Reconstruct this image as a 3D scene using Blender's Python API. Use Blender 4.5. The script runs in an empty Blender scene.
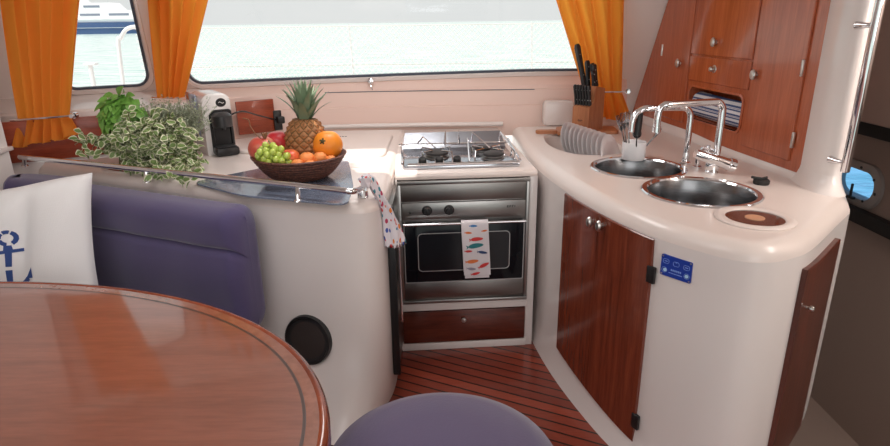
import bpy, bmesh, math, random
from mathutils import Vector, Matrix
from mathutils.geometry import tessellate_polygon
random.seed(7)
PI = math.pi
SC = bpy.context.scene
COL = SC.collection
V = Vector

# ------------------------------------------------------------------ survey helpers
FPX = 593.0; PITCH = math.atan((223-21)/FPX); ROLL = math.radians(.8); EYE = 1.45
def ray(x, y):
    u = (x-445)/FPX; v = (223-y)/FPX
    c, s = math.cos(ROLL), math.sin(ROLL)
    u, v = u*c+v*s, -u*s+v*c
    return V((u, math.cos(PITCH)+v*math.sin(PITCH), -math.sin(PITCH)+v*math.cos(PITCH)))
def az(x, y, z):
    d = ray(x, y); t = (z-EYE)/d.z
    return V((d.x*t, d.y*t, z))
def ay(x, y, Y):
    d = ray(x, y); t = Y/d.y
    return V((d.x*t, Y, EYE+d.z*t))
def al(x, y, p, q):
    d = ray(x, y); nx, ny = q[1]-p[1], -(q[0]-p[0])
    t = (p[0]*nx+p[1]*ny)/(d.x*nx+d.y*ny)
    return V((d.x*t, d.y*t, EYE+d.z*t))

# ------------------------------------------------------------------ materials
def mat(name, col, rough=.5, metal=0, coat=0, trans=0, bump=None, spec=.5, sheen=0, aniso=0):
    m = bpy.data.materials.new(name); m.use_nodes = True
    b = m.node_tree.nodes['Principled BSDF']
    b.inputs['Base Color'].default_value = (*col, 1)
    b.inputs['Roughness'].default_value = rough
    b.inputs['Metallic'].default_value = metal
    b.inputs['Coat Weight'].default_value = coat
    b.inputs['Coat Roughness'].default_value = .08
    b.inputs['Transmission Weight'].default_value = trans
    b.inputs['Specular IOR Level'].default_value = spec
    b.inputs['Sheen Weight'].default_value = sheen
    if bump: add_bump(m, *bump)
    return m
def N(m, t, **kw):
    n = m.node_tree.nodes.new(t)
    for k, v in kw.items(): setattr(n, k, v)
    return n
def L(m, a, b): m.node_tree.links.new(a, b)
def coords(m, scale=(1,1,1), rot=(0,0,0)):
    tc = N(m, 'ShaderNodeTexCoord'); mp = N(m, 'ShaderNodeMapping')
    mp.inputs['Scale'].default_value = scale; mp.inputs['Rotation'].default_value = rot
    L(m, tc.outputs['Object'], mp.inputs['Vector'])
    return mp.outputs['Vector']
def noise(m, vec, scale, detail=4, rough=.55, dist=0):
    n = N(m, 'ShaderNodeTexNoise'); n.inputs['Scale'].default_value = scale
    n.inputs['Detail'].default_value = detail; n.inputs['Roughness'].default_value = rough
    n.inputs['Distortion'].default_value = dist
    L(m, vec, n.inputs['Vector']); return n.outputs['Fac']
def ramp(m, fac, stops, interp='LINEAR'):
    r = N(m, 'ShaderNodeValToRGB'); r.color_ramp.interpolation = interp
    el = r.color_ramp.elements
    while len(el) < len(stops): el.new(.5)
    for e, (p, c) in zip(el, stops): e.position = p; e.color = (*c, 1)
    L(m, fac, r.inputs['Fac']); return r.outputs['Color']
def bsdf(m): return m.node_tree.nodes['Principled BSDF']
def add_bump(m, scale, strength, vscale=(1,1,1), dist=.01):
    f = noise(m, coords(m, vscale), scale, 3)
    b = N(m, 'ShaderNodeBump'); b.inputs['Strength'].default_value = strength; b.inputs['Distance'].default_value = dist
    L(m, f, b.inputs['Height']); L(m, b.outputs['Normal'], bsdf(m).inputs['Normal'])
def wood(name, dark, mid, light, vscale, scale=6, rough=.28, coat=.4):
    m = mat(name, mid, rough, coat=coat)
    v = coords(m, vscale)
    f = noise(m, v, scale, 6, .62, .6)
    c = ramp(m, f, [(.28, dark), (.5, mid), (.72, light)])
    f2 = noise(m, coords(m, tuple(a*4 for a in vscale)), scale*1.6, 3, .5)
    mx = N(m, 'ShaderNodeMix', data_type='RGBA', blend_type='MULTIPLY'); mx.inputs['Factor'].default_value = .45
    L(m, c, mx.inputs['A']); L(m, ramp(m, f2, [(.3, (.62,.55,.5)), (.65, (1,1,1))]), mx.inputs['B'])
    L(m, mx.outputs['Result'], bsdf(m).inputs['Base Color'])
    return m

M = {}
M['gel'] = mat('white_gelcoat', (.80,.735,.71), .22, coat=.25, bump=(3, .03, (1,1,1), .02))
M['gel_top'] = mat('worktop_gelcoat', (.80,.705,.66), .3, coat=.2, bump=(60, .05, (1,1,1), .002))
M['dash'] = mat('gelcoat_pink_bounce', (.80,.60,.53), .4)  # pink bounce light on the dash is put into this base colour
M['wall'] = mat('wall_lining', (.80,.73,.70), .45)
M['ceil'] = mat('ceiling_lining', (.82,.79,.77), .6)
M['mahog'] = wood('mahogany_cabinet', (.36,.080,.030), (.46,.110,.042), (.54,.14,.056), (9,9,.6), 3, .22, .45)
M['mahog_dark'] = wood('mahogany_low', (.085,.016,.008), (.15,.028,.013), (.21,.042,.018), (11,11,.7), 4, .3, .3)
M['mahog_drawer'] = wood('mahogany_drawer', (.07,.014,.008), (.12,.023,.012), (.17,.034,.016), (1,9,12), 4, .3, .3)
M['mahog_panel'] = wood('mahogany_panel', (.22,.036,.012), (.32,.055,.02), (.42,.085,.032), (1.2,1.2,9), 4, .35, .2)
M['table'] = wood('table_veneer', (.215,.066,.038), (.25,.078,.046), (.285,.092,.056), (.8,7,7), 3, .3, 1)
M['table_border'] = wood('table_border_wood', (.22,.08,.05), (.28,.105,.066), (.33,.13,.085), (3,3,7), 3, .2, .9)
M['table_rim'] = wood('table_rim_wood', (.16,.03,.013), (.25,.05,.02), (.33,.08,.035), (2,2,14), 4, .18, .7)
for k_ in ('table', 'table_border'):
    M[k_].node_tree.nodes['Principled BSDF'].inputs['Coat IOR'].default_value = 1.75
M['inlay'] = mat('dark_inlay', (.06,.028,.022), .3, coat=.5)
M['purple'] = mat('purple_upholstery', (.080,.062,.155), .9, sheen=.35, bump=(160, .25, (1,1,1), .002))
M['purple2'] = mat('purple_stool_upholstery', (.098,.074,.155), .92, sheen=.4, bump=(160, .25, (1,1,1), .002))
M['orange'] = None
M['steel'] = mat('brushed_steel', (.34,.33,.32), .3, 1, bump=(40, .06, (1,1,30), .002))
M['steel_dark'] = mat('oven_steel', (.25,.235,.225), .33, 1, bump=(40, .06, (1,1,30), .002))
M['mirror'] = mat('hob_steel', (.48,.50,.54), .14, 1)
M['splash'] = mat('splashback_steel', (.36,.38,.42), .3, 1, bump=(9, .25, (1,1,1), .01))
M['chrome'] = mat('chrome', (.80,.80,.82), .06, 1)
M['bowl_steel'] = mat('sink_steel', (.23,.235,.245), .24, 1, bump=(14, .08, (1,1,6), .003))
M['cutlery'] = mat('cutlery_steel', (.33,.33,.34), .22, 1)
M['nickel'] = mat('satin_nickel', (.62,.60,.57), .32, 1)
M['black'] = mat('black_plastic', (.012,.012,.013), .35)
M['black_matte'] = mat('black_rubber', (.015,.014,.014), .7)
M['iron'] = mat('burner_iron', (.05,.042,.04), .5, .4)
M['glass_black'] = mat('oven_glass', (.007,.008,.011), .1, spec=.3)
M['glass_in'] = mat('oven_inner_glass', (.012,.013,.016), .12, spec=.35)
M['silver_line'] = mat('silver_line', (.45,.45,.45), .35, .6)
M['lid'] = None
M['speaker'] = mat('speaker_mesh', (.03,.02,.018), .6, bump=(260, .4, (1,1,1), .002))
M['taupe'] = mat('hull_lining', (.36,.265,.225), .8, bump=(80, .1))
M['taupe_up'] = mat('hull_upper_lining', (.46,.35,.30), .8, bump=(80, .1))
M['white_plastic'] = mat('white_plastic', (.78,.74,.72), .25, coat=.3)
M['china'] = mat('white_china', (.85,.83,.845), .2, coat=.3)
M['blue_plaque'] = mat('blue_plaque', (.012,.045,.33), .35)
M['plaque_ink'] = mat('plaque_ink', (.22,.34,.75), .4)
M['plaque_white'] = mat('plaque_pale', (.45,.68,.9), .4)
M['terracotta'] = mat('terracotta', (.34,.10,.055), .8)
M['basil'] = mat('basil_leaf', (.18,.40,.07), .4, coat=.15)
M['leaf_green'] = mat('leaf_green', (.20,.30,.09), .5)
M['leaf_cream'] = mat('leaf_cream', (.78,.77,.55), .55)
M['thyme'] = mat('thyme_leaf', (.36,.40,.28), .7)
M['stem'] = mat('plant_stem', (.22,.24,.10), .7)
M['pine_mid'] = mat('pineapple_skin', (.38,.165,.06), .6, bump=(70, .4))
M['pine_tip'] = mat('pineapple_eye', (.24,.10,.035), .7)
M['pine_groove'] = mat('pineapple_groove', (.16,.085,.03), .8)
M['crown'] = mat('pineapple_crown', (.20,.27,.17), .6, bump=(30, .2, (1,1,.2)))
M['grape'] = mat('green_grape', (.48,.60,.10), .22, coat=.3)
M['orange_peel'] = mat('orange_peel', (.86,.27,.02), .42, bump=(220, .25, (1,1,1), .002))
M['apricot'] = mat('apricot_skin', (.90,.30,.08), .55)
M['navel'] = mat('dry_stalk', (.07,.06,.02), .8)
M['knife'] = mat('knife_handle', (.02,.019,.02), .38)
M['rivet'] = mat('rivet_steel', (.6,.6,.6), .3, 1)
M['beech'] = wood('knife_block_wood', (.33,.115,.048), (.45,.17,.075), (.53,.225,.10), (6,6,.8), 4, .4, .1)
M['board'] = wood('chopping_board_wood', (.36,.13,.055), (.50,.20,.09), (.58,.26,.13), (1,8,8), 3, .45, .05)
M['rope'] = mat('white_cord', (.75,.73,.70), .7)
M['yacht_white'] = mat('yacht_white', (.86,.86,.88), .3)
M['yacht_navy'] = mat('yacht_navy', (.05,.10,.24), .2)
M['yacht_glass'] = mat('yacht_glass', (.22,.25,.32), .2)
M['pillow'] = mat('pillow_cotton', (.86,.85,.85), .95, sheen=.2)
M['anchor'] = mat('anchor_print', (.035,.075,.25), .9)

def mk_special():
    m = mat('orange_curtain', (.95,.36,.05), .85); nt = m.node_tree
    tr = N(m, 'ShaderNodeBsdfTranslucent'); tr.inputs['Color'].default_value = (1.0,.44,.06,1)
    mx = N(m, 'ShaderNodeMixShader'); mx.inputs[0].default_value = .6
    L(m, bsdf(m).outputs[0], mx.inputs[1]); L(m, tr.outputs[0], mx.inputs[2])
    L(m, mx.outputs[0], nt.nodes['Material Output'].inputs['Surface'])
    f = noise(m, coords(m, (1,1,1)), 300, 2)
    b = N(m, 'ShaderNodeBump'); b.inputs['Strength'].default_value = .1; b.inputs['Distance'].default_value = .002
    L(m, f, b.inputs['Height']); L(m, b.outputs['Normal'], bsdf(m).inputs['Normal'])
    M['orange'] = m
    # speckled blue-grey composite
    m = mat('blue_grey_composite', (.15,.18,.25), .2, coat=.6)
    f = noise(m, coords(m), 260, 2, .6)
    L(m, ramp(m, f, [(.35, (.10,.125,.18)), (.55, (.17,.205,.28)), (.75, (.32,.36,.43))]), bsdf(m).inputs['Base Color'])
    M['lid'] = m
    # pane: clear, lightly reflecting
    for nm, tint, key in (('window_glass', (.97,.985,.98), 'pane'), ('porthole_glass', (.22,.50,.86), 'pane_blue')):
        m = bpy.data.materials.new(nm); m.use_nodes = True; nt = m.node_tree; nt.nodes.clear()
        o = N(m, 'ShaderNodeOutputMaterial'); t = N(m, 'ShaderNodeBsdfTransparent'); g = N(m, 'ShaderNodeBsdfGlossy')
        t.inputs[0].default_value = (*tint, 1); g.inputs['Roughness'].default_value = .02
        lw = N(m, 'ShaderNodeLayerWeight'); lw.inputs[0].default_value = .5
        pw = N(m, 'ShaderNodeMath', operation='POWER'); pw.inputs[1].default_value = 4.5; L(m, lw.outputs['Facing'], pw.inputs[0])
        fr = N(m, 'ShaderNodeMath', operation='MULTIPLY_ADD'); fr.inputs[1].default_value = .8; fr.inputs[2].default_value = .035; L(m, pw.outputs[0], fr.inputs[0])
        mx = N(m, 'ShaderNodeMixShader')
        L(m, fr.outputs[0], mx.inputs[0]); L(m, t.outputs[0], mx.inputs[1]); L(m, g.outputs[0], mx.inputs[2]); L(m, mx.outputs[0], o.inputs[0])
        M[key] = m
    # teak-and-holly style sole: narrow red planks with dark seams
    m = mat('red_plank_sole', (.25,.04,.02), .32, coat=.3)
    v = coords(m, (1,1,1), (0,0,math.radians(26)))
    sp = N(m, 'ShaderNodeSeparateXYZ'); L(m, v, sp.inputs[0])
    mu = N(m, 'ShaderNodeMath', operation='MULTIPLY'); mu.inputs[1].default_value = 1/.052; L(m, sp.outputs['Y'], mu.inputs[0])
    fr = N(m, 'ShaderNodeMath', operation='FRACT'); L(m, mu.outputs[0], fr.inputs[0])
    fl = N(m, 'ShaderNodeMath', operation='FLOOR'); L(m, mu.outputs[0], fl.inputs[0])
    seam = ramp(m, fr.outputs[0], [(0, (0,0,0)), (.15, (1,1,1))], 'CONSTANT')
    wn = N(m, 'ShaderNodeTexWhiteNoise', noise_dimensions='1D'); L(m, fl.outputs[0], wn.inputs['W'])
    pl = ramp(m, wn.outputs['Value'], [(0, (.20,.034,.018)), (1, (.33,.06,.03))])
    gr = ramp(m, noise(m, coords(m, (2,30,1), (0,0,math.radians(26))), 5, 4), [(.3, (.6,.55,.5)), (.7, (1,1,1))])
    a = N(m, 'ShaderNodeMix', data_type='RGBA', blend_type='MULTIPLY'); a.inputs['Factor'].default_value = .5
    L(m, pl, a.inputs['A']); L(m, gr, a.inputs['B'])
    b = N(m, 'ShaderNodeMix', data_type='RGBA', blend_type='MIX')
    b.inputs['A'].default_value = (.012,.006,.005,1); L(m, a.outputs['Result'], b.inputs['B']); L(m, seam, b.inputs['Factor'])
    L(m, b.outputs['Result'], bsdf(m).inputs['Base Color']); M['floor'] = m
    # red fruit
    for nm, a_, b_, key in (('pomegranate_skin', (.62,.09,.06), (.80,.33,.16), 'pom'), ('red_apple_skin', (.55,.02,.03), (.72,.09,.07), 'apple'), ('nectarine_skin', (.80,.10,.05), (.92,.30,.08), 'nect')):
        m = mat(nm, a_, .35, coat=.2); L(m, ramp(m, noise(m, coords(m), 14, 3), [(.4, a_), (.65, b_)]), bsdf(m).inputs['Base Color']); M[key] = m
    # wicker
    m = mat('brown_wicker', (.13,.05,.03), .6)
    w = N(m, 'ShaderNodeTexNoise'); w.inputs['Scale'].default_value = 120; L(m, coords(m, (1,1,1)), w.inputs['Vector'])
    L(m, ramp(m, w.outputs['Fac'], [(.35, (.05,.016,.011)), (.6, (.15,.05,.03)), (.75, (.26,.11,.07))]), bsdf(m).inputs['Base Color']); M['wicker'] = m
    # blue and white stripes (along local z)
    m = mat('striped_cotton', (.7,.7,.7), .9)
    sp = N(m, 'ShaderNodeSeparateXYZ'); L(m, coords(m, (1,1,1)), sp.inputs[0])
    mu = N(m, 'ShaderNodeMath', operation='MULTIPLY'); mu.inputs[1].default_value = 1/.034; L(m, sp.outputs['Z'], mu.inputs[0])
    fr = N(m, 'ShaderNodeMath', operation='FRACT'); L(m, mu.outputs[0], fr.inputs[0])
    wht, blu = (.72,.73,.76), (.05,.085,.22)
    L(m, ramp(m, fr.outputs[0], [(0, wht), (.36, blu), (.55, wht), (.63, blu), (.69, wht), (.76, blu)], 'CONSTANT'), bsdf(m).inputs['Base Color']); M['stripe'] = m
    # printed tea towel
    m = mat('printed_cotton', (.75,.7,.72), .9)
    vo = N(m, 'ShaderNodeTexVoronoi'); vo.inputs['Scale'].default_value = 62; L(m, coords(m, (1,1,.55), (0,.5,0)), vo.inputs['Vector'])
    hs = ramp(m, vo.outputs['Color'], [(0, (.62,.05,.06)), (.35, (.08,.12,.40)), (.5, (.75,.22,.04)), (.65, (.06,.25,.32)), (.8, (.5,.05,.12))], 'CONSTANT')
    k = ramp(m, vo.outputs['Distance'], [(0, (1,1,1)), (.34, (0,0,0))], 'CONSTANT')
    mx = N(m, 'ShaderNodeMix', data_type='RGBA'); mx.inputs['A'].default_value = (.76,.70,.74,1)
    L(m, k, mx.inputs['Factor']); L(m, hs, mx.inputs['B']); L(m, mx.outputs['Result'], bsdf(m).inputs['Base Color']); M['print'] = m
    # sea
    m = mat('sea_water', (.42,.60,.56), .18, spec=.5)
    v = coords(m, (.35,1.5,1))
    L(m, ramp(m, noise(m, v, .9, 5, .65), [(.38, (.34,.54,.51)), (.52, (.60,.70,.68)), (.68, (.78,.84,.82))]), bsdf(m).inputs['Base Color'])
    b = N(m, 'ShaderNodeBump'); b.inputs['Strength'].default_value = .5; b.inputs['Distance'].default_value = .25
    L(m, noise(m, coords(m, (1,1.6,1)), 1.2, 5), b.inputs['Height']); L(m, b.outputs['Normal'], bsdf(m).inputs['Normal']); M['sea'] = m
    # bin lid: mirror-dark wood with inlay
    M['bin_dark'] = wood('bin_lid_wood', (.06,.02,.015), (.10,.035,.025), (.15,.06,.04), (2,8,2), 4, .12, .6)
    M['bin_pale'] = mat('bin_lid_inlay', (.62,.33,.20), .3)
    # waffle weave for pillow
    m = M['pillow']; v = coords(m, (1,1,1), (0,.78,0))
    ck = N(m, 'ShaderNodeTexChecker'); ck.inputs['Scale'].default_value = 190; L(m, v, ck.inputs['Vector'])
    b = N(m, 'ShaderNodeBump'); b.inputs['Strength'].default_value = .25; b.inputs['Distance'].default_value = .003
    L(m, ck.outputs['Fac'], b.inputs['Height']); L(m, b.outputs['Normal'], bsdf(m).inputs['Normal'])
mk_special()
FISH = [mat('fish_' + n, c, .9) for n, c in (('orange', (.75,.20,.06)), ('red', (.62,.05,.05)), ('teal', (.03,.20,.22)), ('blue', (.06,.22,.50)), ('grey', (.30,.27,.33)), ('navy', (.04,.07,.18)))]

# ------------------------------------------------------------------ mesh builder
class MB:
    def __init__(s): s.v = []; s.f = []; s.m = []
    def add(s, vs, fs, mi=0):
        o = len(s.v); s.v += [V(p) for p in vs]
        for f in fs: s.f.append([i+o for i in f]); s.m.append(mi)
        return s
    def bm(s, b, mi=0, T=None):
        if T: bmesh.ops.transform(b, matrix=T, verts=b.verts)
        b.verts.index_update()
        s.add([v.co.copy() for v in b.verts], [[v.index for v in f.verts] for f in b.faces], mi); b.free(); return s
    def box(s, c, size, r=0, rz=0, seg=2, mi=0, R=None):
        b = bmesh.new(); bmesh.ops.create_cube(b, size=1)
        bmesh.ops.scale(b, vec=size, verts=b.verts)
        if r: bmesh.ops.bevel(b, geom=b.edges[:], offset=min(r, min(size)*.49), segments=seg, affect='EDGES', profile=.5)
        T = Matrix.Translation(c) @ (R if R else Matrix.Rotation(rz, 4, 'Z'))
        return s.bm(b, mi, T)
    def grid(s, P, nu, nv, closeu=False, closev=False, mi=0, mf=None):
        vs = [P(i/(nu if closeu else nu-1), j/(nv if closev else nv-1)) for j in range(nv) for i in range(nu)]
        o = len(s.v); s.v += [V(p) for p in vs]
        for j in range(nv if closev else nv-1):
            for i in range(nu if closeu else nu-1):
                a, b_, c, d = j*nu+i, j*nu+(i+1) % nu, ((j+1) % nv)*nu+(i+1) % nu, ((j+1) % nv)*nu+i
                s.f.append([o+a, o+b_, o+c, o+d]); s.m.append(mf(i, j) if mf else mi)
        return s
    def lathe(s, prof, T=None, n=32, mi=0, sx=1, sy=1):
        """prof: list of (r, z), bottom to top outside"""
        vs, fs = [], []
        for r, z in prof:
            for k in range(n):
                a = 2*PI*k/n; vs.append(V((r*math.cos(a)*sx, r*math.sin(a)*sy, z)))
        for j in range(len(prof)-1):
            for k in range(n):
                fs.append([j*n+k, j*n+(k+1) % n, (j+1)*n+(k+1) % n, (j+1)*n+k])
        if prof[0][0] > 1e-6: fs.append(list(range(n))[::-1])
        if prof[-1][0] > 1e-6: fs.append([(len(prof)-1)*n+k for k in range(n)])
        if T: vs = [T @ p for p in vs]
        return s.add(vs, fs, mi)
    def tube(s, pts, r, n=10, mi=0, cap=True):
        pts = [V(p) for p in pts]; rs = r if isinstance(r, (list, tuple)) else [r]*len(pts)
        vs, fs = [], []; up = None
        for i, p in enumerate(pts):
            t = (pts[min(i+1, len(pts)-1)]-pts[max(i-1, 0)]).normalized()
            if up is None:
                up = V((0,0,1)) if abs(t.z) < .9 else V((1,0,0))
            a = (up-t*up.dot(t)).normalized(); b_ = t.cross(a); up = a
            for k in range(n):
                w = 2*PI*k/n; vs.append(p+(a*math.cos(w)+b_*math.sin(w))*rs[i])
        for i in range(len(pts)-1):
            for k in range(n): fs.append([i*n+k, i*n+(k+1) % n, (i+1)*n+(k+1) % n, (i+1)*n+k])
        if cap: fs.append(list(range(n))[::-1]); fs.append([(len(pts)-1)*n+k for k in range(n)])
        return s.add(vs, fs, mi)
    def loft(s, rings, mi=0, cap0=False, cap1=False):
        n = len(rings[0]); vs = [p for r in rings for p in r]; fs = []
        for j in range(len(rings)-1):
            for k in range(n): fs.append([j*n+k, j*n+(k+1) % n, (j+1)*n+(k+1) % n, (j+1)*n+k])
        if cap0: fs.append(list(range(n))[::-1])
        if cap1: fs.append([(len(rings)-1)*n+k for k in range(n)])
        return s.add(vs, fs, mi)
    def flat(s, outer, holes=(), mi=0):
        polys = [[V(p) for p in outer]]+[[V(p) for p in h] for h in holes]
        tris = tessellate_polygon(polys); pts = [p for q in polys for p in q]
        return s.add(pts, [list(t) for t in tris], mi)
    def prism(s, poly, ext, mi=0):
        """poly of 3-D points pushed along ext"""
        p = [V(a) for a in poly]; n = len(p); e = V(ext)
        vs = p+[a+e for a in p]
        fs = [[k, (k+1) % n, n+(k+1) % n, n+k] for k in range(n)]+[list(range(n))[::-1], [n+k for k in range(n)]]
        return s.add(vs, fs, mi)
    def ball(s, c, r, n=20, m=12, sc=(1,1,1), mi=0):
        def P(u, v):
            a = 2*PI*u; b_ = PI*(v-.5)
            return V(c)+V((math.cos(a)*math.cos(b_)*r*sc[0], math.sin(a)*math.cos(b_)*r*sc[1], math.sin(b_)*r*sc[2]))
        return s.grid(P, n, m, closeu=True, mi=mi)

BASE = {}
def mesh(name, mb, mats, inv=None, ang=40, smooth=True):
    me = bpy.data.meshes.new(name)
    vs = [inv @ p for p in mb.v] if inv else mb.v
    me.from_pydata([tuple(p) for p in vs], [], mb.f)
    b = bmesh.new(); b.from_mesh(me)
    for f, mi in zip(b.faces, mb.m): f.material_index = mi
    bmesh.ops.remove_doubles(b, verts=b.verts, dist=1e-5)
    bmesh.ops.recalc_face_normals(b, faces=b.faces)
    b.to_mesh(me); b.free()
    for m in (mats if isinstance(mats, (list, tuple)) else [mats]): me.materials.append(m)
    if smooth:
        me.polygons.foreach_set('use_smooth', [True]*len(me.polygons))
        me.set_sharp_from_angle(angle=math.radians(ang))
    return me
def meta(o, label, cat, group=None, kind=None):
    if label: o['label'] = label
    if cat: o['category'] = cat
    if group: o['group'] = group
    if kind: o['kind'] = kind
    return o
def thing(name, label, cat, loc, rz=0, group=None):
    o = bpy.data.objects.new(name, None); COL.objects.link(o); o.empty_display_size = .05
    o.location = loc; o.rotation_euler = (0,0,rz)
    BASE[o.name] = Matrix.Translation(V(loc)) @ Matrix.Rotation(rz, 4, 'Z')
    return meta(o, label, cat, group)
def part(name, mb, mats, parent, label=None, **kw):
    """geometry given in world coordinates; stored relative to its thing"""
    inv = BASE[parent.name].inverted()
    o = bpy.data.objects.new(name, mesh(name, mb, mats, inv, **kw)); COL.objects.link(o); o.parent = parent
    BASE[o.name] = BASE[parent.name]
    if label: o['label'] = label
    return o
def solo(name, mb, mats, label, cat, loc=None, group=None, kind=None, **kw):
    """a thing that is one mesh; geometry in world coordinates, origin at its base"""
    if loc is None:
        xs = [p.x for p in mb.v]; ys = [p.y for p in mb.v]; zs = [p.z for p in mb.v]
        loc = ((min(xs)+max(xs))/2, (min(ys)+max(ys))/2, min(zs))
    T = Matrix.Translation(V(loc))
    o = bpy.data.objects.new(name, mesh(name, mb, mats, T.inverted(), **kw)); COL.objects.link(o); o.location = loc
    BASE[o.name] = T
    return meta(o, label, cat, group, kind)
def struct(name, mb, mats, **kw): return solo(name, mb, mats, None, None, loc=(0,0,0), kind='structure', **kw)
def copy_tree(o, loc=None, rot=None, label=None, group=None, par=None):
    c = o.copy(); COL.objects.link(c)
    if par: c.parent = par
    if loc is not None: c.location = loc
    if rot is not None: c.rotation_euler = rot
    if label: c['label'] = label
    if group: c['group'] = group
    for ch in list(o.children): copy_tree(ch, par=c)
    return c

# ------------------------------------------------------------------ 2-D helpers
def catmull(pts, n):
    """n points per span through pts (any dimension tuples)"""
    P = [V(p) if len(p) == 3 else V((*p, 0)) for p in pts]; out = []
    for i in range(len(P)-1):
        p0 = P[max(i-1, 0)]; p1 = P[i]; p2 = P[i+1]; p3 = P[min(i+2, len(P)-1)]
        for k in range(n):
            t = k/n
            out.append(.5*((2*p1)+(p2-p0)*t+(2*p0-5*p1+4*p2-p3)*t*t+(3*p1-p0-3*p2+p3)*t**3))
    out.append(P[-1].copy()); return out
def arc_at(path, s):
    """point and left normal at arc length s along an xy polyline"""
    for a, b in zip(path, path[1:]):
        d = (b-a).length
        if s <= d or b is path[-1]:
            t = (b-a)/max(d, 1e-9); return a+t*s, V((-t.y, t.x, 0))
        s -= d
def proj_s(path, p):
    best = (9e9, 0); acc = 0
    for a, b in zip(path, path[1:]):
        d = b-a; l = d.length; t = max(0, min(1, (V((p[0], p[1], 0))-a).dot(d)/max(l*l, 1e-12)))
        e = (a+d*t-V((p[0], p[1], 0))).length
        if e < best[0]: best = (e, acc+t*l)
        acc += l
    return best[1]
def inset(poly, d):
    n = len(poly); area = sum(poly[i].x*poly[(i+1) % n].y-poly[(i+1) % n].x*poly[i].y for i in range(n))
    sg = 1 if area > 0 else -1; out = []
    for i in range(n):
        a = (poly[i]-poly[i-1]); b = (poly[(i+1) % n]-poly[i])
        na = V((-a.y, a.x, 0)).normalized()*sg; nb = V((-b.y, b.x, 0)).normalized()*sg
        m = (na+nb)
        m = m.normalized() if m.length > 1e-6 else na
        out.append(poly[i]+m*d/max(m.dot(na), .45))
    return out
def rrect(cx, cy, w, h, r, n=6):
    out = []
    for sx, sy, a0 in ((1,1,0), (-1,1,90), (-1,-1,180), (1,-1,270)):
        for k in range(n+1):
            a = math.radians(a0+90*k/n)
            out.append((cx+sx*(w/2-r)+r*math.cos(a), cy+sy*(h/2-r)+r*math.sin(a)))
    return out
def circ(cx, cy, rx, ry=None, z=0, n=48):
    ry = ry or rx
    return [V((cx+rx*math.cos(2*PI*k/n), cy+ry*math.sin(2*PI*k/n), z)) for k in range(n)]
def rounded_poly(pts, r, n=6):
    P = [V((*p[:2], 0)) for p in pts]; out = []; m = len(P)
    for i in range(m):
        a, b, c = P[i-1], P[i], P[(i+1) % m]
        u = (a-b); w = (c-b); k = min(r, u.length*.45, w.length*.45)
        p = b+u.normalized()*k; q = b+w.normalized()*k
        for j in range(n+1):
            t = j/n; out.append(p*(1-t)**2+b*2*t*(1-t)+q*t*t)
    return out
def atz(poly, z): return [V((p.x, p.y, z)) for p in poly]
def slab(mb, poly, z0, z1, r=.006, mi=0, n=4):
    """plate with a rounded top edge"""
    rings = [atz(poly, z0)]+[atz(inset(poly, r*(1-math.cos(a))), z1-r+r*math.sin(a)) for a in [PI/2*k/n for k in range(n+1)]]
    mb.loft(rings, mi, cap0=False); mb.flat(rings[-1], mi=mi); mb.flat(rings[0], mi=mi)

def moulded_unit(T, B, F, back, zt, R, holes, nper, fl=5):
    """white moulded counter: rounded lip over a body that follows B then F at the floor. returns (body mb, top mb, body path)"""
    t = catmull(T, nper); b = catmull(B, nper); f = catmull(F, nper)
    bk = [V((*p, 0)) for p in back]
    to, bo, fo = t+bk, b+bk, f+bk
    rings = []
    for k in range(7):
        a = PI/2*k/6; rings.append(atz(inset(to, R*(1-math.sin(a))), zt-R+R*math.cos(a)))
    top = MB(); top.flat(rings[0], holes)
    for h in holes: top.loft([h, [p-V((0,0,.03)) for p in h]])
    top.loft(rings)
    zl = zt-R
    body = MB(); r2 = []
    for k in range(7):
        u = k/6; w = u*u*(3-2*u); z = zl-(zl-.70)*u
        r2.append([V((p.x*(1-w)+q.x*w, p.y*(1-w)+q.y*w, z)) for p, q in zip(to, bo)])
    for k in range(1, 13):
        u = k/12; w = u**fl
        r2.append([V((p.x*(1-w)+q.x*w, p.y*(1-w)+q.y*w, .70*(1-u))) for p, q in zip(bo, fo)])
    body.loft(r2)
    return body, top, b, f

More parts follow.
